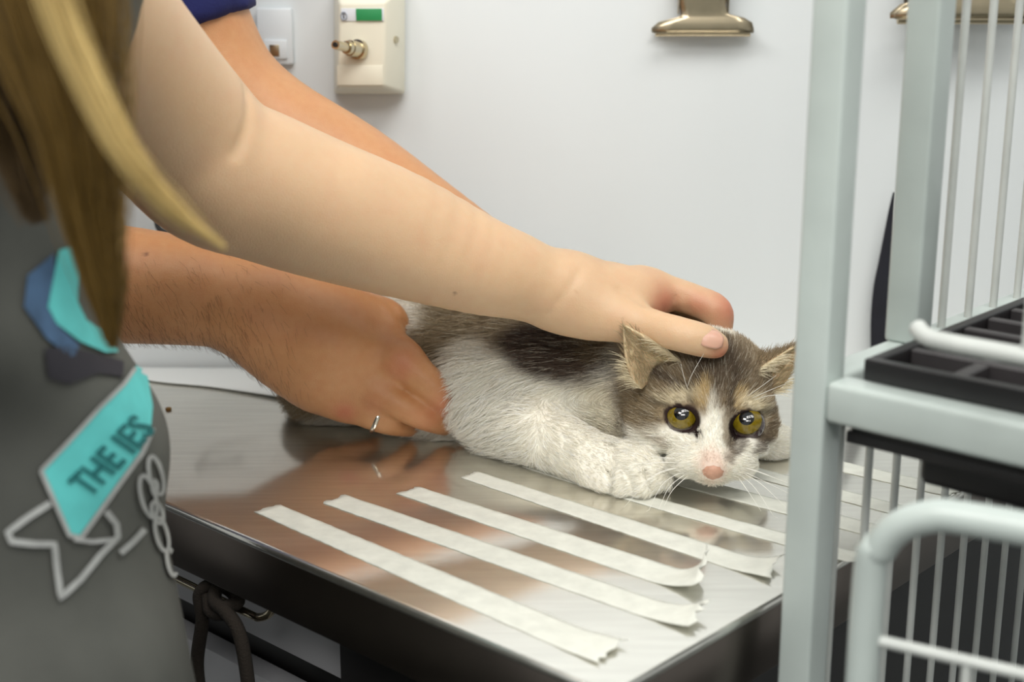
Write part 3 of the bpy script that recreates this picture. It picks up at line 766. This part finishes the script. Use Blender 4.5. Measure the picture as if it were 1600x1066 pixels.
# ---------------------------------------------------------------- man in navy sleeve
ma = empty('person', (-.62, .95, 0), 'person in navy short sleeve behind, gripping the cat flank with ringed hand', 'person')
FM = Field()
# far arm, elbow to the wall side
FM.chain(*px_chain([(110, -320, .97, 108), (210, -150, .985, 104), (262, -45, .995, 96), (302, 45, 1.0, 90), (345, 135, 1.0, 92), (420, 200, .998, 88), (545, 268, .99, 80), (655, 338, .98, 70), (745, 392, .972, 58), (790, 420, .968, 52)]), .01, 4)
FM.chain(*px_chain([(790, 420, .968, 52), (830, 440, .965, 50), (870, 455, .968, 40)]), .012, 3)
for dy, dd in ((-14, .035), (0, .02), (10, .0), (18, -.018)):
    FM.chain(*px_chain([(850, 446+dy*.3, .968+dd*.6, 24), (900, 455+dy, .968+dd, 20), (940, 480+dy, .965+dd, 18)]), .005, 2)
# near forearm and hand
FM.chain(*px_chain([(-260, 420, .87, 105), (-60, 428, .89, 104), (60, 436, .91, 100), (180, 444, .928, 95), (290, 455, .932, 87), (360, 468, .932, 79), (405, 482, .932, 72)]), .01, 4)
D_ = .938
def mch(L, k=.012, n=3): FM.chain(*px_chain([(x, y, D_+d, r) for x, y, d, r in L]), k, n)
mch([(395, 478, -.008, 72), (450, 505, -.010, 66), (520, 530, -.018, 58), (585, 552, -.012, 44), (622, 566, -.018, 30)])
mch([(400, 490, -.008, 70), (450, 535, -.012, 62), (520, 580, -.020, 48), (580, 606, -.016, 27)])
mch([(405, 495, -.006, 66), (445, 550, -.010, 56), (500, 600, -.016, 43), (536, 622, -.012, 25)])
mch([(410, 500, -.004, 60), (450, 560, -.004, 48), (490, 605, -.006, 38), (512, 622, .004, 30)])
mch([(430, 460, -.004, 52), (520, 485, -.002, 48), (580, 498, .006, 40), (604, 505, .006, 34)], .014)            # thumb side
mch([(600, 500, .008, 33), (628, 530, .016, 26), (655, 575, .028, 22), (672, 610, .034, 20)], .005)          # thumb
mch([(596, 536, -.006, 38), (630, 566, -.020, 31), (664, 595, -.026, 29), (697, 623, -.026, 26.5), (717, 645, -.016, 22), (728, 662, -.006, 18)], .004)  # index
mch([(580, 604, -.018, 30), (618, 630, -.030, 25), (655, 648, -.030, 23.5), (680, 658, -.020, 21), (694, 664, -.010, 18)], .003)  # middle
mch([(536, 624, -.014, 27), (572, 648, -.026, 22), (602, 660, -.026, 20), (626, 665, -.016, 18.5), (642, 668, -.004, 16)], .003)   # ring
mch([(512, 620, .004, 28), (540, 636, .006, 22), (575, 646, .008, 19), (600, 652, .014, 17)], .004)   # little
for x, y, d in ((624, 562, -.020), (583, 608, -.022), (538, 627, -.017)): FM.ell(at(x, y, D_+d), (.0145, .0130, .0130), None, .010)
crease(FM, [(607, 470), (622, 492), (640, 522)], .0012, .004)
W_, Q_ = isosurface(FM, np.array([-.58, .74, .895]), np.array([.10, 1.09, 1.36]), .0021, 2)
N_ = vnormals(W_, Q_)
cm_ = skin_cols(W_, N_, (204, 150, 104), (194, 114, 86), [(at(629, 572, .91), .009), (at(589, 622, .91), .008), (at(540, 640, .91), .008), (at(700, 625, .91), .012), (at(665, 648, .91), .009)])
cm_ = spots(cm_, W_, [(at(228, 397, .905), .0018, (130, 80, 50)), (at(336, 452, .908), .0012, (96, 60, 40))])
bodym = mk('body', W_, Q_, M['skin_m'], ma, True, cm_)
# forearm hair
t, b = sample(W_, Q_, 40000)
p0 = (W_[t]*b[:, :, None]).sum(1); n0 = (N_[t]*b[:, :, None]).sum(1)
keep = (p0[:, 0] < -.13) & (p0[:, 2] < 1.035) & (p0[:, 0] > -.36) & (n0[:, 1] < .3) & (RNG.random(len(p0)) < .5*np.clip((1.035-p0[:, 2])/.04, 0, 1)*np.clip((-.13-p0[:, 0])/.06, .0, 1)); p0, n0 = p0[keep], nrm(n0[keep].T).T if False else n0[keep]
dirn = np.array([.35, 0, -.95])[None]+RNG.normal(0, .22, p0.shape); dirn -= n0*(dirn*n0).sum(1)[:, None]*.8
ln = (.004+.006*RNG.random(len(p0)))[:, None, None]
S = p0[:, None]+ln*np.linspace(0, 1, 4)[None, :, None]*dirn[:, None]+n0[:, None]*(ln*.22*np.sin(np.linspace(0, 1.6, 4))[None, :, None])
hair_obj('arm_hair', S, np.linspace(.00006, .00003, 4), np.tile(srgb(80, 50, 28), (len(S), 1)), M['armhair'], ma)
# navy sleeve and body
FN = Field().chain([at(110, -320, .97), at(210, -150, .985), at(262, -45, .995), at(302, 45, 1.0)], [.058, .055, .050, .048], .02, 3)
FN.chain([at(110, -320, .97), (-.42, .965, 1.37), (-.62, .93, 1.36), (-.82, .86, 1.30)], [.055, .066, .09, .07], .04, 3).ell((-.73, .90, 1.14), (.14, .12, .26), None, .05).ell((-.76, .90, .87), (.14, .12, .22), None, .05)
FN.chain([(-.82, .85, 1.29), (-.68, .80, 1.10), at(-330, 415, .865)], [.075, .065, .058], .03, 3)
FN.add(lambda P: (-((P-at(340, 32, 1.0).astype(np.float32))@nrm(at(320, -18, 1.0)-at(360, 82, 1.0)).astype(np.float32))).astype(np.float32), .002, 'int')
Wn, Qn = isosurface(FN, (-.94, .64, .62), (-.10, 1.10, 1.50), .006, 1); mk('shirt', Wn, Qn, M['navy'], ma)['label'] = 'navy short-sleeved top'
FT = Field()
for sx in (-.085, .085):
    FT.chain([(-.76+sx, .90, .78), (-.76+sx, .89, .40), (-.76+sx, .90, .06)], [.1, .075, .05], .03, 4).ell((-.74+sx, .87, .035), (.05, .11, .035), None, .03)
Wt, Qt = isosurface(FT, (-1.0, .68, .0), (-.5, 1.10, .95), .012, 1); mk('trousers', Wt, Qt, M['trouser'], ma)
# ring
a = at(572, 648, D_-.026); b2 = at(602, 660, D_-.026); ax = nrm(b2-a); c = a+(b2-a)*.55
e1 = nrm(np.cross(ax, [0, 0, 1])); e2 = np.cross(ax, e1); rr = 21.2*D_/F_PX
V_, F_ = [], []
for i in range(40):
    w = 2*math.pi*i/40; o_ = e1*math.cos(w)+e2*math.sin(w)
    for k in range(8):
        q = 2*math.pi*k/8; V_.append(c+o_*(rr+.0006+.0007*math.cos(q))+ax*.0016*math.sin(q))
for i in range(40):
    for k in range(8): F_.append((i*8+k, ((i+1) % 40)*8+k, ((i+1) % 40)*8+(k+1) % 8, i*8+(k+1) % 8))
tag(mk('finger_ring', V_, F_, M['gold']), 'plain silver band ring on the tanned hand gripping the cat', 'ring')
# ================================================================== the cat
HX, HY, HD = 1105, 615, .862
HC = at(HX, HY, HD)
EF = nrm(CAM-HC); ER = nrm(np.cross([0, 0, 1.], EF)); EU = np.cross(EF, ER)     # head frame: right, up, forward (face)
ER = -ER if ER[0] < 0 else ER
SC = HD/F_PX*1.035
def hp(x, y, d=0): return HC + ER*(x-HX)*SC - EU*(y-HY)*SC + EF*d*SC
HA = np.stack([ER, EU, EF])
def hax(deg_roll=0, yaw=0, tilt=0):
    A = HA.copy()
    def rot(a, i, j):
        c, s = math.cos(math.radians(a)), math.sin(math.radians(a)); x, y = A[i].copy(), A[j].copy(); A[i] = c*x+s*y; A[j] = -s*x+c*y
    rot(yaw, 0, 2); rot(tilt, 1, 2); rot(deg_roll, 0, 1); return A
cat = empty('cat', on_z(880, 690), 'grey tabby and white kitten with amber eyes crouching flat on the steel table', 'cat')
FC = Field()
def hell(x, y, d, rx, ry, rd, k=8, roll=0, mode='add', tilt=0, yaw=0):
    FC.ell(hp(x, y, d), (rx*SC, ry*SC, rd*SC), hax(roll, yaw, tilt), k*SC, mode)
def hch(L, k=8, n=3, mode='add'): FC.chain([hp(x, y, d) for x, y, d, r in L], [r*SC for *_, r in L], k*SC, n, mode)
# --- head
hell(1100, 600, -12, 98, 74, 84, 10)                       # skull
hell(1104, 640, 14, 98, 62, 66, 20)                        # face
hell(1028, 668, 8, 44, 46, 50, 24); hell(1180, 668, 6, 34, 42, 48, 24)   # cheeks
hell(1108, 585, 40, 62, 44, 34, 24)                        # forehead
hch([(1116, 612, 66, 24), (1117, 650, 82, 23), (1118, 690, 96, 22), (1118, 724, 106, 22)], 16)      # nose bridge
hell(1090, 716, 76, 40, 26, 34, 12, 12); hell(1147, 716, 76, 36, 25, 33, 10, -12)                    # whisker pads
hell(1117, 738, 72, 26, 14, 24, 10)                        # chin
hell(1066, 624, 56, 34, 14, 22, 12, -8); hell(1168, 630, 54, 32, 14, 22, 12, 10)                     # brows
hell(1062, 690, 56, 30, 16, 24, 12, 15); hell(1172, 692, 54, 26, 16, 24, 12, -15)                    # under the eyes
# eye openings
EYES = [(1068, 655, 58, 5), (1167, 660, 58, -6)]
for ex, ey, ed, rl in EYES:
    hell(ex, ey, ed+26, 24.5, 17, 40, 4, -14 if ex < 1100 else 16, 'sub')
# nostrils and mouth
hch([(1103, 734, 124, 2.5), (1108, 738, 124, 2.5)], 3, 1, 'sub'); hch([(1134, 734, 124, 2.5), (1129, 738, 124, 2.5)], 3, 1, 'sub')
hch([(1118, 744, 116, 1.5), (1117, 752, 108, 1.5)], 4, 1, 'sub')
# --- trunk
FC.chain([hp(1100, 600, -30), at(1010, 600, .915), at(930, 590, .94), at(850, 575, .962), at(760, 562, .975), at(690, 556, .982), at(640, 560, .985), at(570, 580, .99), at(508, 602, .985)],
         [.032, .040, .046, .049, .048, .049, .046, .040, .028], .02, 3)
FC.ell(at(990, 650, .915), (.034, .030, .032), None, .025)                # chest
FC.ell(at(900, 575, .935), (.04, .038, .036), None, .02)                  # shoulder blade
FC.ell(at(680, 590, .965), (.044, .036, .038), None, .02)                 # haunch
# --- near foreleg
FC.chain([at(910, 610, .915), at(830, 600, .915), at(760, 606, .920)], [.026, .026, .024], .018, 3)
FC.chain([at(742, 606, .922), at(770, 648, .912), at(845, 680, .880), at(920, 716, .853), at(965, 733, .840), at(992, 741, .834)], [.021, .022, .0195, .0165, .0165, .0165], .012, 4)
for x, y, d, r in ((945, 752, .831, .0085), (972, 757, .825, .0090), (1003, 756, .822, .0092), (1027, 746, .826, .0085)):
    FC.chain([at(x-22, y-14, d+.010), at(x, y, d)], [.010, r], .0035, 1)
for x, y, d in ((959, 758, .824), (988, 761, .818), (1016, 756, .819)):
    FC.chain([at(x-10, y-22, d+.004), at(x-2, y-8, d-.002), at(x, y+8, d-.002)], [.0010, .0016, .0018], .003, 2, 'sub')
# --- far foreleg
FC.chain([at(1080, 650, .945), at(1150, 672, .925), at(1190, 688, .905), at(1204, 695, .897)], [.022, .017, .0145, .013], .012, 3)
for x, y, d in ((1183, 701, .897), (1203, 702, .893), (1222, 700, .895)):
    FC.chain([at(x, y-12, d+.012), at(x, y, d)], [.009, .0075], .003, 1)
# --- near hind foot
FC.chain([at(650, 640, .955), at(690, 668, .945), at(745, 680, .945)], [.020, .013, .011], .012, 2)
FC.add(lambda P: (TABLE_Z+.0012-P[:, 2]).astype(np.float32), .003, 'int')
Wc, Qc = isosurface(FC, (-.20, .76, .89), (.23, 1.06, 1.03), .0014, 2)
Nc = vnormals(Wc, Qc)

# --- coat pattern, in the cat's own frame
def sstep(a, b, x): t = np.clip((x-a)/(b-a), 0, 1); return t*t*(3-2*t)
def blob(X, Y, cx, cy, rx, ry, ang=0, soft=.35):
    c, s = math.cos(math.radians(ang)), math.sin(math.radians(ang)); dx, dy = X-cx, Y-cy
    q = np.sqrt(((dx*c+dy*s)/rx)**2+((-dx*s+dy*c)/ry)**2); return 1-sstep(1-soft, 1+soft, q)
CX_ = dict(white=srgb(250, 246, 234), cream=srgb(234, 222, 192), brown=srgb(150, 132, 106), dark=srgb(92, 78, 64), buff=srgb(206, 180, 132), patch=srgb(88, 74, 64), tab=srgb(158, 142, 112), pink=srgb(224, 172, 148), rim=srgb(48, 34, 32))
CX_ = {k: np.array(v) for k, v in CX_.items()}
def coat(P, soft=1.0):
    q = P-HC; X = HX+(q@ER)/SC; Y = HY-(q@EU)/SC; D = (q@EF)/SC
    nz = pnoise(P, 160, 4)*5+pnoise(P, 420, 5)*3; X = X+nz; Y = Y+pnoise(P, 170, 6)*5+pnoise(P, 430, 7)*3
    n = len(P); col = np.tile(CX_['white'], (n, 1))
    def over(c, w): nonlocal col; w = np.clip(w, 0, 1)[:, None]; col = col*(1-w)+CX_[c]*w
    head = sstep(950, 985, X)*(D > -95)
    # trunk (coordinates left of the head): grey tabby back, dark patch, white legs
    tr_ = 1-sstep(955, 985, X)
    back = tr_*(1-sstep(-10, 10, Y-(565+.0*X)-np.where(X > 760, (X-760)*-.10, (760-X)*.35)))
    back = np.maximum(back, tr_*(1-sstep(640, 668, X))*(1-sstep(640, 680, Y)))
    over('tab', back*.95)
    st_ = .5+.5*np.sin((X*.75+Y*.55)*.16+nz*.15); over('brown', back*st_*.6)
    over('white', tr_*blob(X, Y, 728, 600, 64, 60, 20, .3)*(D > -130))
    over('patch', tr_*blob(X, Y, 868, 556, 92, 46, 10, .26))
    over('brown', tr_*blob(X, Y, 930, 545, 26, 30, 0, .4)*.6)
    over('white', tr_*blob(X, Y, 586, 500, 44, 42, 0, .3)); over('dark', tr_*(1-sstep(470, 530, X))*.2)
    over('cream', sstep(880, 930, X)*(1-sstep(985, 1010, X))*sstep(585, 620, Y)*.45*(D < -25))
    # head
    top = head*(1-sstep(-9, 9, Y-(662-np.abs(X-1112)*0+np.where(X < 1112, (1112-X)*.10, (X-1112)*.28))))
    over('brown', top)
    over('dark', top*blob(X, Y, 1118, 575, 44, 46, 0, .5)*.85)
    for cx, cy, rx, ry, a in ((1100, 560, 6, 40, 8), (1138, 562, 6, 40, -8), (1045, 598, 34, 9, 20), (1030, 632, 26, 6, 15), (1018, 655, 24, 5, 12), (1195, 640, 20, 7, -35), (1190, 672, 22, 9, -40), (1020, 585, 30, 14, 30), (1140, 635, 6, 34, 4), (1086, 632, 5, 14, 5)):
        over('dark', head*blob(X, Y, cx, cy, rx, ry, a, .5)*.8)
    over('tab', head*blob(X, Y, 1010, 640, 34, 34, 0, .5)*.5)
    over('buff', head*blob(X, Y, 1101, 616, 13, 20, 10, .4)*.9); over('buff', head*blob(X, Y, 1153, 618, 9, 17, -8, .4)*.9)
    over('cream', head*blob(X, Y, 1064, 622, 30, 8, -8, .5)*.7); over('cream', head*blob(X, Y, 1176, 628, 24, 9, 14, .5)*.8); over('cream', head*blob(X, Y, 1192, 655, 9, 16, 10, .5)*.5)
    over('white', head*sstep(-10, 10, (Y-612)*.30-1-np.abs(X-1116))*sstep(600, 625, Y)*(Y < 700))                    # blaze
    over('white', head*sstep(-10, 12, Y-(686-np.exp(-((X-1118)/55)**2)*45+np.clip(X-1150, 0, 99)*.45)))
    over('brown', head*blob(X, Y, 1140, 672, 8, 36, -3, .4)*.8); over('dark', head*blob(X, Y, 1153, 690, 10, 24, 30, .4)*.7)
    over('dark', head*blob(X, Y, 1190, 690, 20, 9, -42, .4)*.75)
    over('brown', head*blob(X, Y, 1035, 690, 22, 6, 25, .4)*.5)
    over('pink', head*blob(X, Y, 1118, 722, 20, 26, 0, .5)*.45)
    over('white', (Y < 545)*sstep(1070, 1085, X)*(1-sstep(1140, 1152, X))*(D < 20)*head*.9)        # pale tuft behind the thumb
    # dark eye rims
    for (ex, ey, ed, rl) in EYES:
        a = -14 if ex < 1100 else 16; c, s = math.cos(math.radians(-a)), math.sin(math.radians(-a)); x0 = X-nz-ex; y0 = Y-ey
        r = np.sqrt(((x0*c+y0*s)/25)**2+((-x0*s+y0*c)/19)**2); over('rim', head*(1-sstep(1.08, 1.24, r))*(D > 20))
    over('rim', head*blob(X, Y, 1093, 677, 5, 8, -25, .3)); over('rim', head*blob(X, Y, 1147, 679, 4, 8, 20, .3))
    return col*(1+.04*pnoise(P, 300, 9))[:, None], X, Y, D
cc, X_, Y_, D_c = coat(Wc)
bodyc = mk('body', Wc, Qc, M['cat_skin'], cat, True, cc)

# --- fur
def fur_lens(X, Y, D):
    L = np.full(len(X), .0125)
    hd = sstep(955, 1000, X); L = L*(1-hd)+.0062*hd
    face = hd*np.exp(-(((X-1118)/50)**2+((Y-705)/52)**2)); L = L*(1-face)+.0022*face
    L = L*(1-.55*sstep(760, 860, X)*(1-hd)*sstep(590, 640, Y))
    pawm = ((X > 905) & (X < 1050) & (Y > 700)) | (X > 1165)*(Y > 665); L = np.where(pawm, .0036, L)
    for (ex, ey, ed, rl) in EYES:
        r = np.sqrt(((X-ex)/30)**2+((Y-ey)/24)**2); L = L*np.clip((r-.80)*1.3, .0, 1)
    L = np.where((np.abs(X-1118) < 17) & (Y > 718) & (Y < 745) & (D > 95), 0, L)
    return L
nf = 120000
wgt = np.where(X_ > 960, 2.6, 1.0)*np.where(Nc[:, 1] > .55, .25, 1)*np.where(Wc[:, 2] < TABLE_Z+.002, .05, 1)
t, b = sample(Wc, Qc, nf, wgt)
p0 = (Wc[t]*b[:, :, None]).sum(1); n0 = (Nc[t]*b[:, :, None]).sum(1); n0 /= np.linalg.norm(n0, axis=1)[:, None]
fc_, FX, FY, FD = coat(p0)
L = fur_lens(FX, FY, FD)*(.65+.6*RNG.random(nf))
keep = L > .0009; p0, n0, fc_, FX, FY, FD, L = [z[keep] for z in (p0, n0, fc_, FX, FY, FD, L)]
m = len(p0)
# combing: away from the nose on the head, towards the rump on the trunk, towards the paw on the leg
noz = hp(1118, 715, 90); cmb = p0-noz; cmb += ER*((FX-1118)*SC)[:, None]*.6; cmb /= np.linalg.norm(cmb, axis=1)[:, None]
hd = sstep(950, 1000, FX)[:, None]
trunk = np.array([-.86, .25, -.44]); leg_d = nrm(at(985, 741, .834)-at(770, 650, .912))
lg = (sstep(800, 880, FX)*(1-hd[:, 0])*sstep(610, 650, FY))[:, None]
elb = blob(FX, FY, 735, 610, 70, 70, 0, .4)[:, None]*(FD > -130)[:, None]
body_d = trunk*(1-lg)+leg_d*lg; body_d = body_d*(1-elb)+np.array([-.75, -.15, -.62])*elb
cmb = cmb*hd+body_d*(1-hd)
clump = np.stack([pnoise(p0, 190, 21), pnoise(p0, 190, 22), pnoise(p0, 190, 23)], 1)
cmb = cmb+clump*(.08+.32*np.clip(elb+(1-lg)*(1-hd)*.6, 0, 1))+RNG.normal(0, .13, cmb.shape)
cmb -= n0*(cmb*n0).sum(1)[:, None]; cmb /= np.linalg.norm(cmb, axis=1)[:, None]+1e-9
s = np.linspace(0, 1, 5)[None, :, None]; lift = (.50+.25*RNG.random(m))[:, None, None]
pts = p0[:, None]-n0[:, None]*.0004+L[:, None, None]*(n0[:, None]*lift*(s-.32*s*s)+cmb[:, None]*(s*.62+.38*s*s))
pts[:, :, 2] = np.maximum(pts[:, :, 2], TABLE_Z+.0012)
fcol = fc_*(.80+.42*RNG.random((m, 1)))
fcol = np.where((RNG.random((m, 1)) < .10), fcol*.5+np.array(srgb(248, 240, 220))*.5, fcol)
rad = np.array([.00013, .00012, .00010, .00007, .00002])[None]*(np.where(FX > 960, .85, 1.15))[:, None]
hair_obj('fur', pts, rad, np.clip(fcol, 0, 1), M['fur'], bodyc)

# --- ears: curved sheets with thickness
def ear(A, B, bul, nA=14):
    A = catmull([hp(*p) for p in A], 6); B = catmull([hp(*p) for p in B], 6); n = min(len(A), len(B))
    A = A[np.linspace(0, len(A)-1, n).astype(int)]; B = B[np.linspace(0, len(B)-1, n).astype(int)]
    bulv = (ER*bul[0]-EU*bul[1]+EF*bul[2])*SC; vs_ = []; m_ = 14
    for i in range(n):
        w = 1-i/(n-1); w = w**.8
        for j in range(m_+1):
            c = j/m_; vs_.append(A[i]*(1-c)+B[i]*c+bulv*math.sin(math.pi*c)*w)
    fs = [(i*(m_+1)+j, i*(m_+1)+j+1, (i+1)*(m_+1)+j+1, (i+1)*(m_+1)+j) for i in range(n-1) for j in range(m_)]
    return np.array(vs_), np.array(fs), n, m_
def ear_obj(A, B, bul, label, inside_sign):
    v, f, n, m_ = ear(A, B, bul)
    cols = np.tile(CX_['buff']*1.05, (len(v), 1)); o = mk('ear', v, f, M['ear_in'], cat)
    md = o.modifiers.new('t', 'SOLIDIFY'); md.thickness = .0016; md.offset = 0
    o['label'] = label
    Nv = vnormals(v, f)*inside_sign        # points to the inner side
    t, b = sample(v, f, 2600); p = (v[t]*b[:, :, None]).sum(1); nn = (Nv[t]*b[:, :, None]).sum(1)
    tip = hp(*A[-1]); base = hp(*[(a+c)/2 for a, c in zip(A[0], B[0])]); d = nrm(tip-base)
    outer = RNG.random(len(p)) < .62; sg = np.where(outer, -1, 1)[:, None]
    cm2 = d[None]+RNG.normal(0, .22, p.shape); Le = (.0035+.0035*RNG.random(len(p)))*np.where(outer, 1, 1.25)
    s = np.linspace(0, 1, 5)[None, :, None]
    P_ = p[:, None]+sg[:, None]*nn[:, None]*.0009+Le[:, None, None]*(sg[:, None]*nn[:, None]*.35*(s-.3*s*s)+cm2[:, None]*s*.8)
    col = np.where(outer[:, None], CX_['brown']*1.05+.12*(CX_['buff']-CX_['brown']), CX_['buff']*.55+CX_['cream']*.4)*(.6+.4*RNG.random((len(p), 1)))
    # long hairs that fringe the front rim and cross the opening
    k = 260; i0 = (RNG.random(k)*n*.6).astype(int); e0 = v[i0*(m_+1)+m_*(RNG.random(k) < .5)]
    dd = (tip-base)/np.linalg.norm(tip-base)*.55+ (base-hp(1105, 600, 0))/np.linalg.norm(base-hp(1105, 600, 0))*.7
    dd = dd[None]+RNG.normal(0, .22, (k, 3)); Lf = (.008+.008*RNG.random(k))[:, None, None]
    P2 = e0[:, None]+EF*.0015+Lf*s*dd[:, None]*.8-np.array([0, 0, 1])*Lf*s*s*.25
    hair_obj('ear_fur', np.concatenate([P_, P2]), np.array([.00011, .0001, .00009, .00006, .00002]), np.clip(np.concatenate([col, np.tile(CX_['cream'], (k, 1))]), 0, 1), M['fur'], o)
ear_obj([(1066, 570, 64), (1046, 556, 84), (1014, 536, 98), (979, 517, 98)], [(1004, 612, 52), (988, 594, 70), (979, 562, 88), (975, 520, 98)], (-4, -6, -30), 'near ear folded outward', -1)
ear_obj([(1172, 584, 40), (1192, 568, 38), (1218, 550, 28), (1243, 534, 10)], [(1192, 612, 2), (1214, 606, 2), (1232, 580, 4), (1244, 536, 8)], (-6, -44, -10), 'far ear flattened sideways', 1)

# --- eyes
def cap(c, g, r, a0, a1, n=40, k=10):
    g = nrm(g); e1 = nrm(np.cross(g, [0, 0, 1])); e2 = np.cross(g, e1); vs_ = []; fs = []
    for i in range(k+1):
        a = a0+(a1-a0)*i/k
        for j in range(n):
            w = 2*math.pi*j/n; vs_.append(c+r*(g*math.cos(a)+math.sin(a)*(e1*math.cos(w)+e2*math.sin(w))))
    for i in range(k):
        for j in range(n): j2 = (j+1) % n; fs.append((i*n+j, (i+1)*n+j, (i+1)*n+j2, i*n+j2))
    return vs_, fs
for (ex, ey, ed, rl), gx, gy in ((EYES[0], -2, -9), (EYES[1], -3, -11)):
    c = hp(ex+1, ey-1, ed-5); r = 27*SC; g = EF*27+ER*gx-EU*gy
    v, f = cap(c, g, r, .001, math.pi-.001, 40, 28); eo = mk('eye', v, f, M['eye'], cat)
    v, f = cap(c, g, r*1.006, .42, .98, 40, 10); io = mk('iris', v, f, M['iris'], eo)
    v, f = cap(c, g, r*1.007, .96, 1.06, 40, 3); mk('iris_rim', v, f, M['limbus'], eo)
    v, f = cap(c, g, r*1.010, .001, .44, 40, 6); mk('pupil', v, f, M['pupil'], eo)
# --- nose leather
v, f = [], []
no = [(1099, 729), (1107, 722), (1118, 720), (1129, 722), (1138, 729), (1137, 737), (1128, 743), (1118, 747), (1108, 743), (1100, 737)]
bvc = BVHTree.FromPolygons(Wc.tolist(), Qc.tolist())
cen = np.mean(no, 0); pts2 = [tuple(cen)]
for fr_ in (.35, .7, 1.0):
    for x, y in no: pts2.append((cen[0]+(x-cen[0])*fr_, cen[1]+(y-cen[1])*fr_))
for i, (x, y) in enumerate(pts2):
    o_ = hp(x, y, 260); h = bvc.ray_cast(Vector(o_), Vector(-EF)); q = np.array(h[0]) if h[0] is not None else hp(x, y, 110)
    fr_ = 0 if i == 0 else (.35, .7, 1.0)[(i-1)//10]
    v.append(q+EF*(.0014 if fr_ < .8 else -.0004))
for j in range(10): f.append((0, 1+j, 1+(j+1) % 10))
for k in range(2):
    for j in range(10): a = 1+k*10; f.append((a+j, a+10+j, a+10+(j+1) % 10, a+(j+1) % 10))
nz_o = mk('nose', v, f, M['nose'], cat); nz_o['label'] = 'pink nose'
# --- whiskers
WH = [((1085, 715), (1020, 712), (962, 700)), ((1082, 720), (1030, 722), (990, 726)), ((1084, 724), (1030, 742), (988, 790)), ((1086, 728), (1045, 752), (1022, 800)), ((1088, 730), (1055, 756), (1040, 790)),
      ((1084, 726), (1040, 735), (1000, 765)), ((1080, 718), (1035, 716), (985, 732)), ((1090, 732), (1060, 760), (1048, 784)), ((1086, 722), (1020, 724), (945, 760)),
      ((1150, 722), (1180, 726), (1228, 742)), ((1152, 726), (1190, 740), (1232, 758)), ((1152, 728), (1188, 745), (1226, 778)), ((1150, 730), (1180, 752), (1214, 800)), ((1154, 722), (1190, 730), (1236, 745)), ((1150, 732), (1172, 760), (1190, 785)),
      ((1160, 622), (1180, 605), (1206, 584)), ((1164, 624), (1190, 610), (1220, 596)), ((1168, 626), (1195, 615), (1226, 612)), ((1082, 622), (1072, 600), (1064, 572)), ((1072, 618), (1080, 590), (1098, 555))]
for w in WH:
    (x0, y0), (x1, y1), (x2, y2) = w; eye_w = y0 < 700
    d0 = 72 if eye_w else 96
    P = catmull([hp(x0, y0, d0-14), hp(x1, y1, d0+26), hp(x2, y2, d0+36)], 6); P[:, 2] = np.maximum(P[:, 2], TABLE_Z+.0012)
    tube('whisker', P, np.linspace(.00024, .00007, len(P)), M['whisker'], cat, 5)
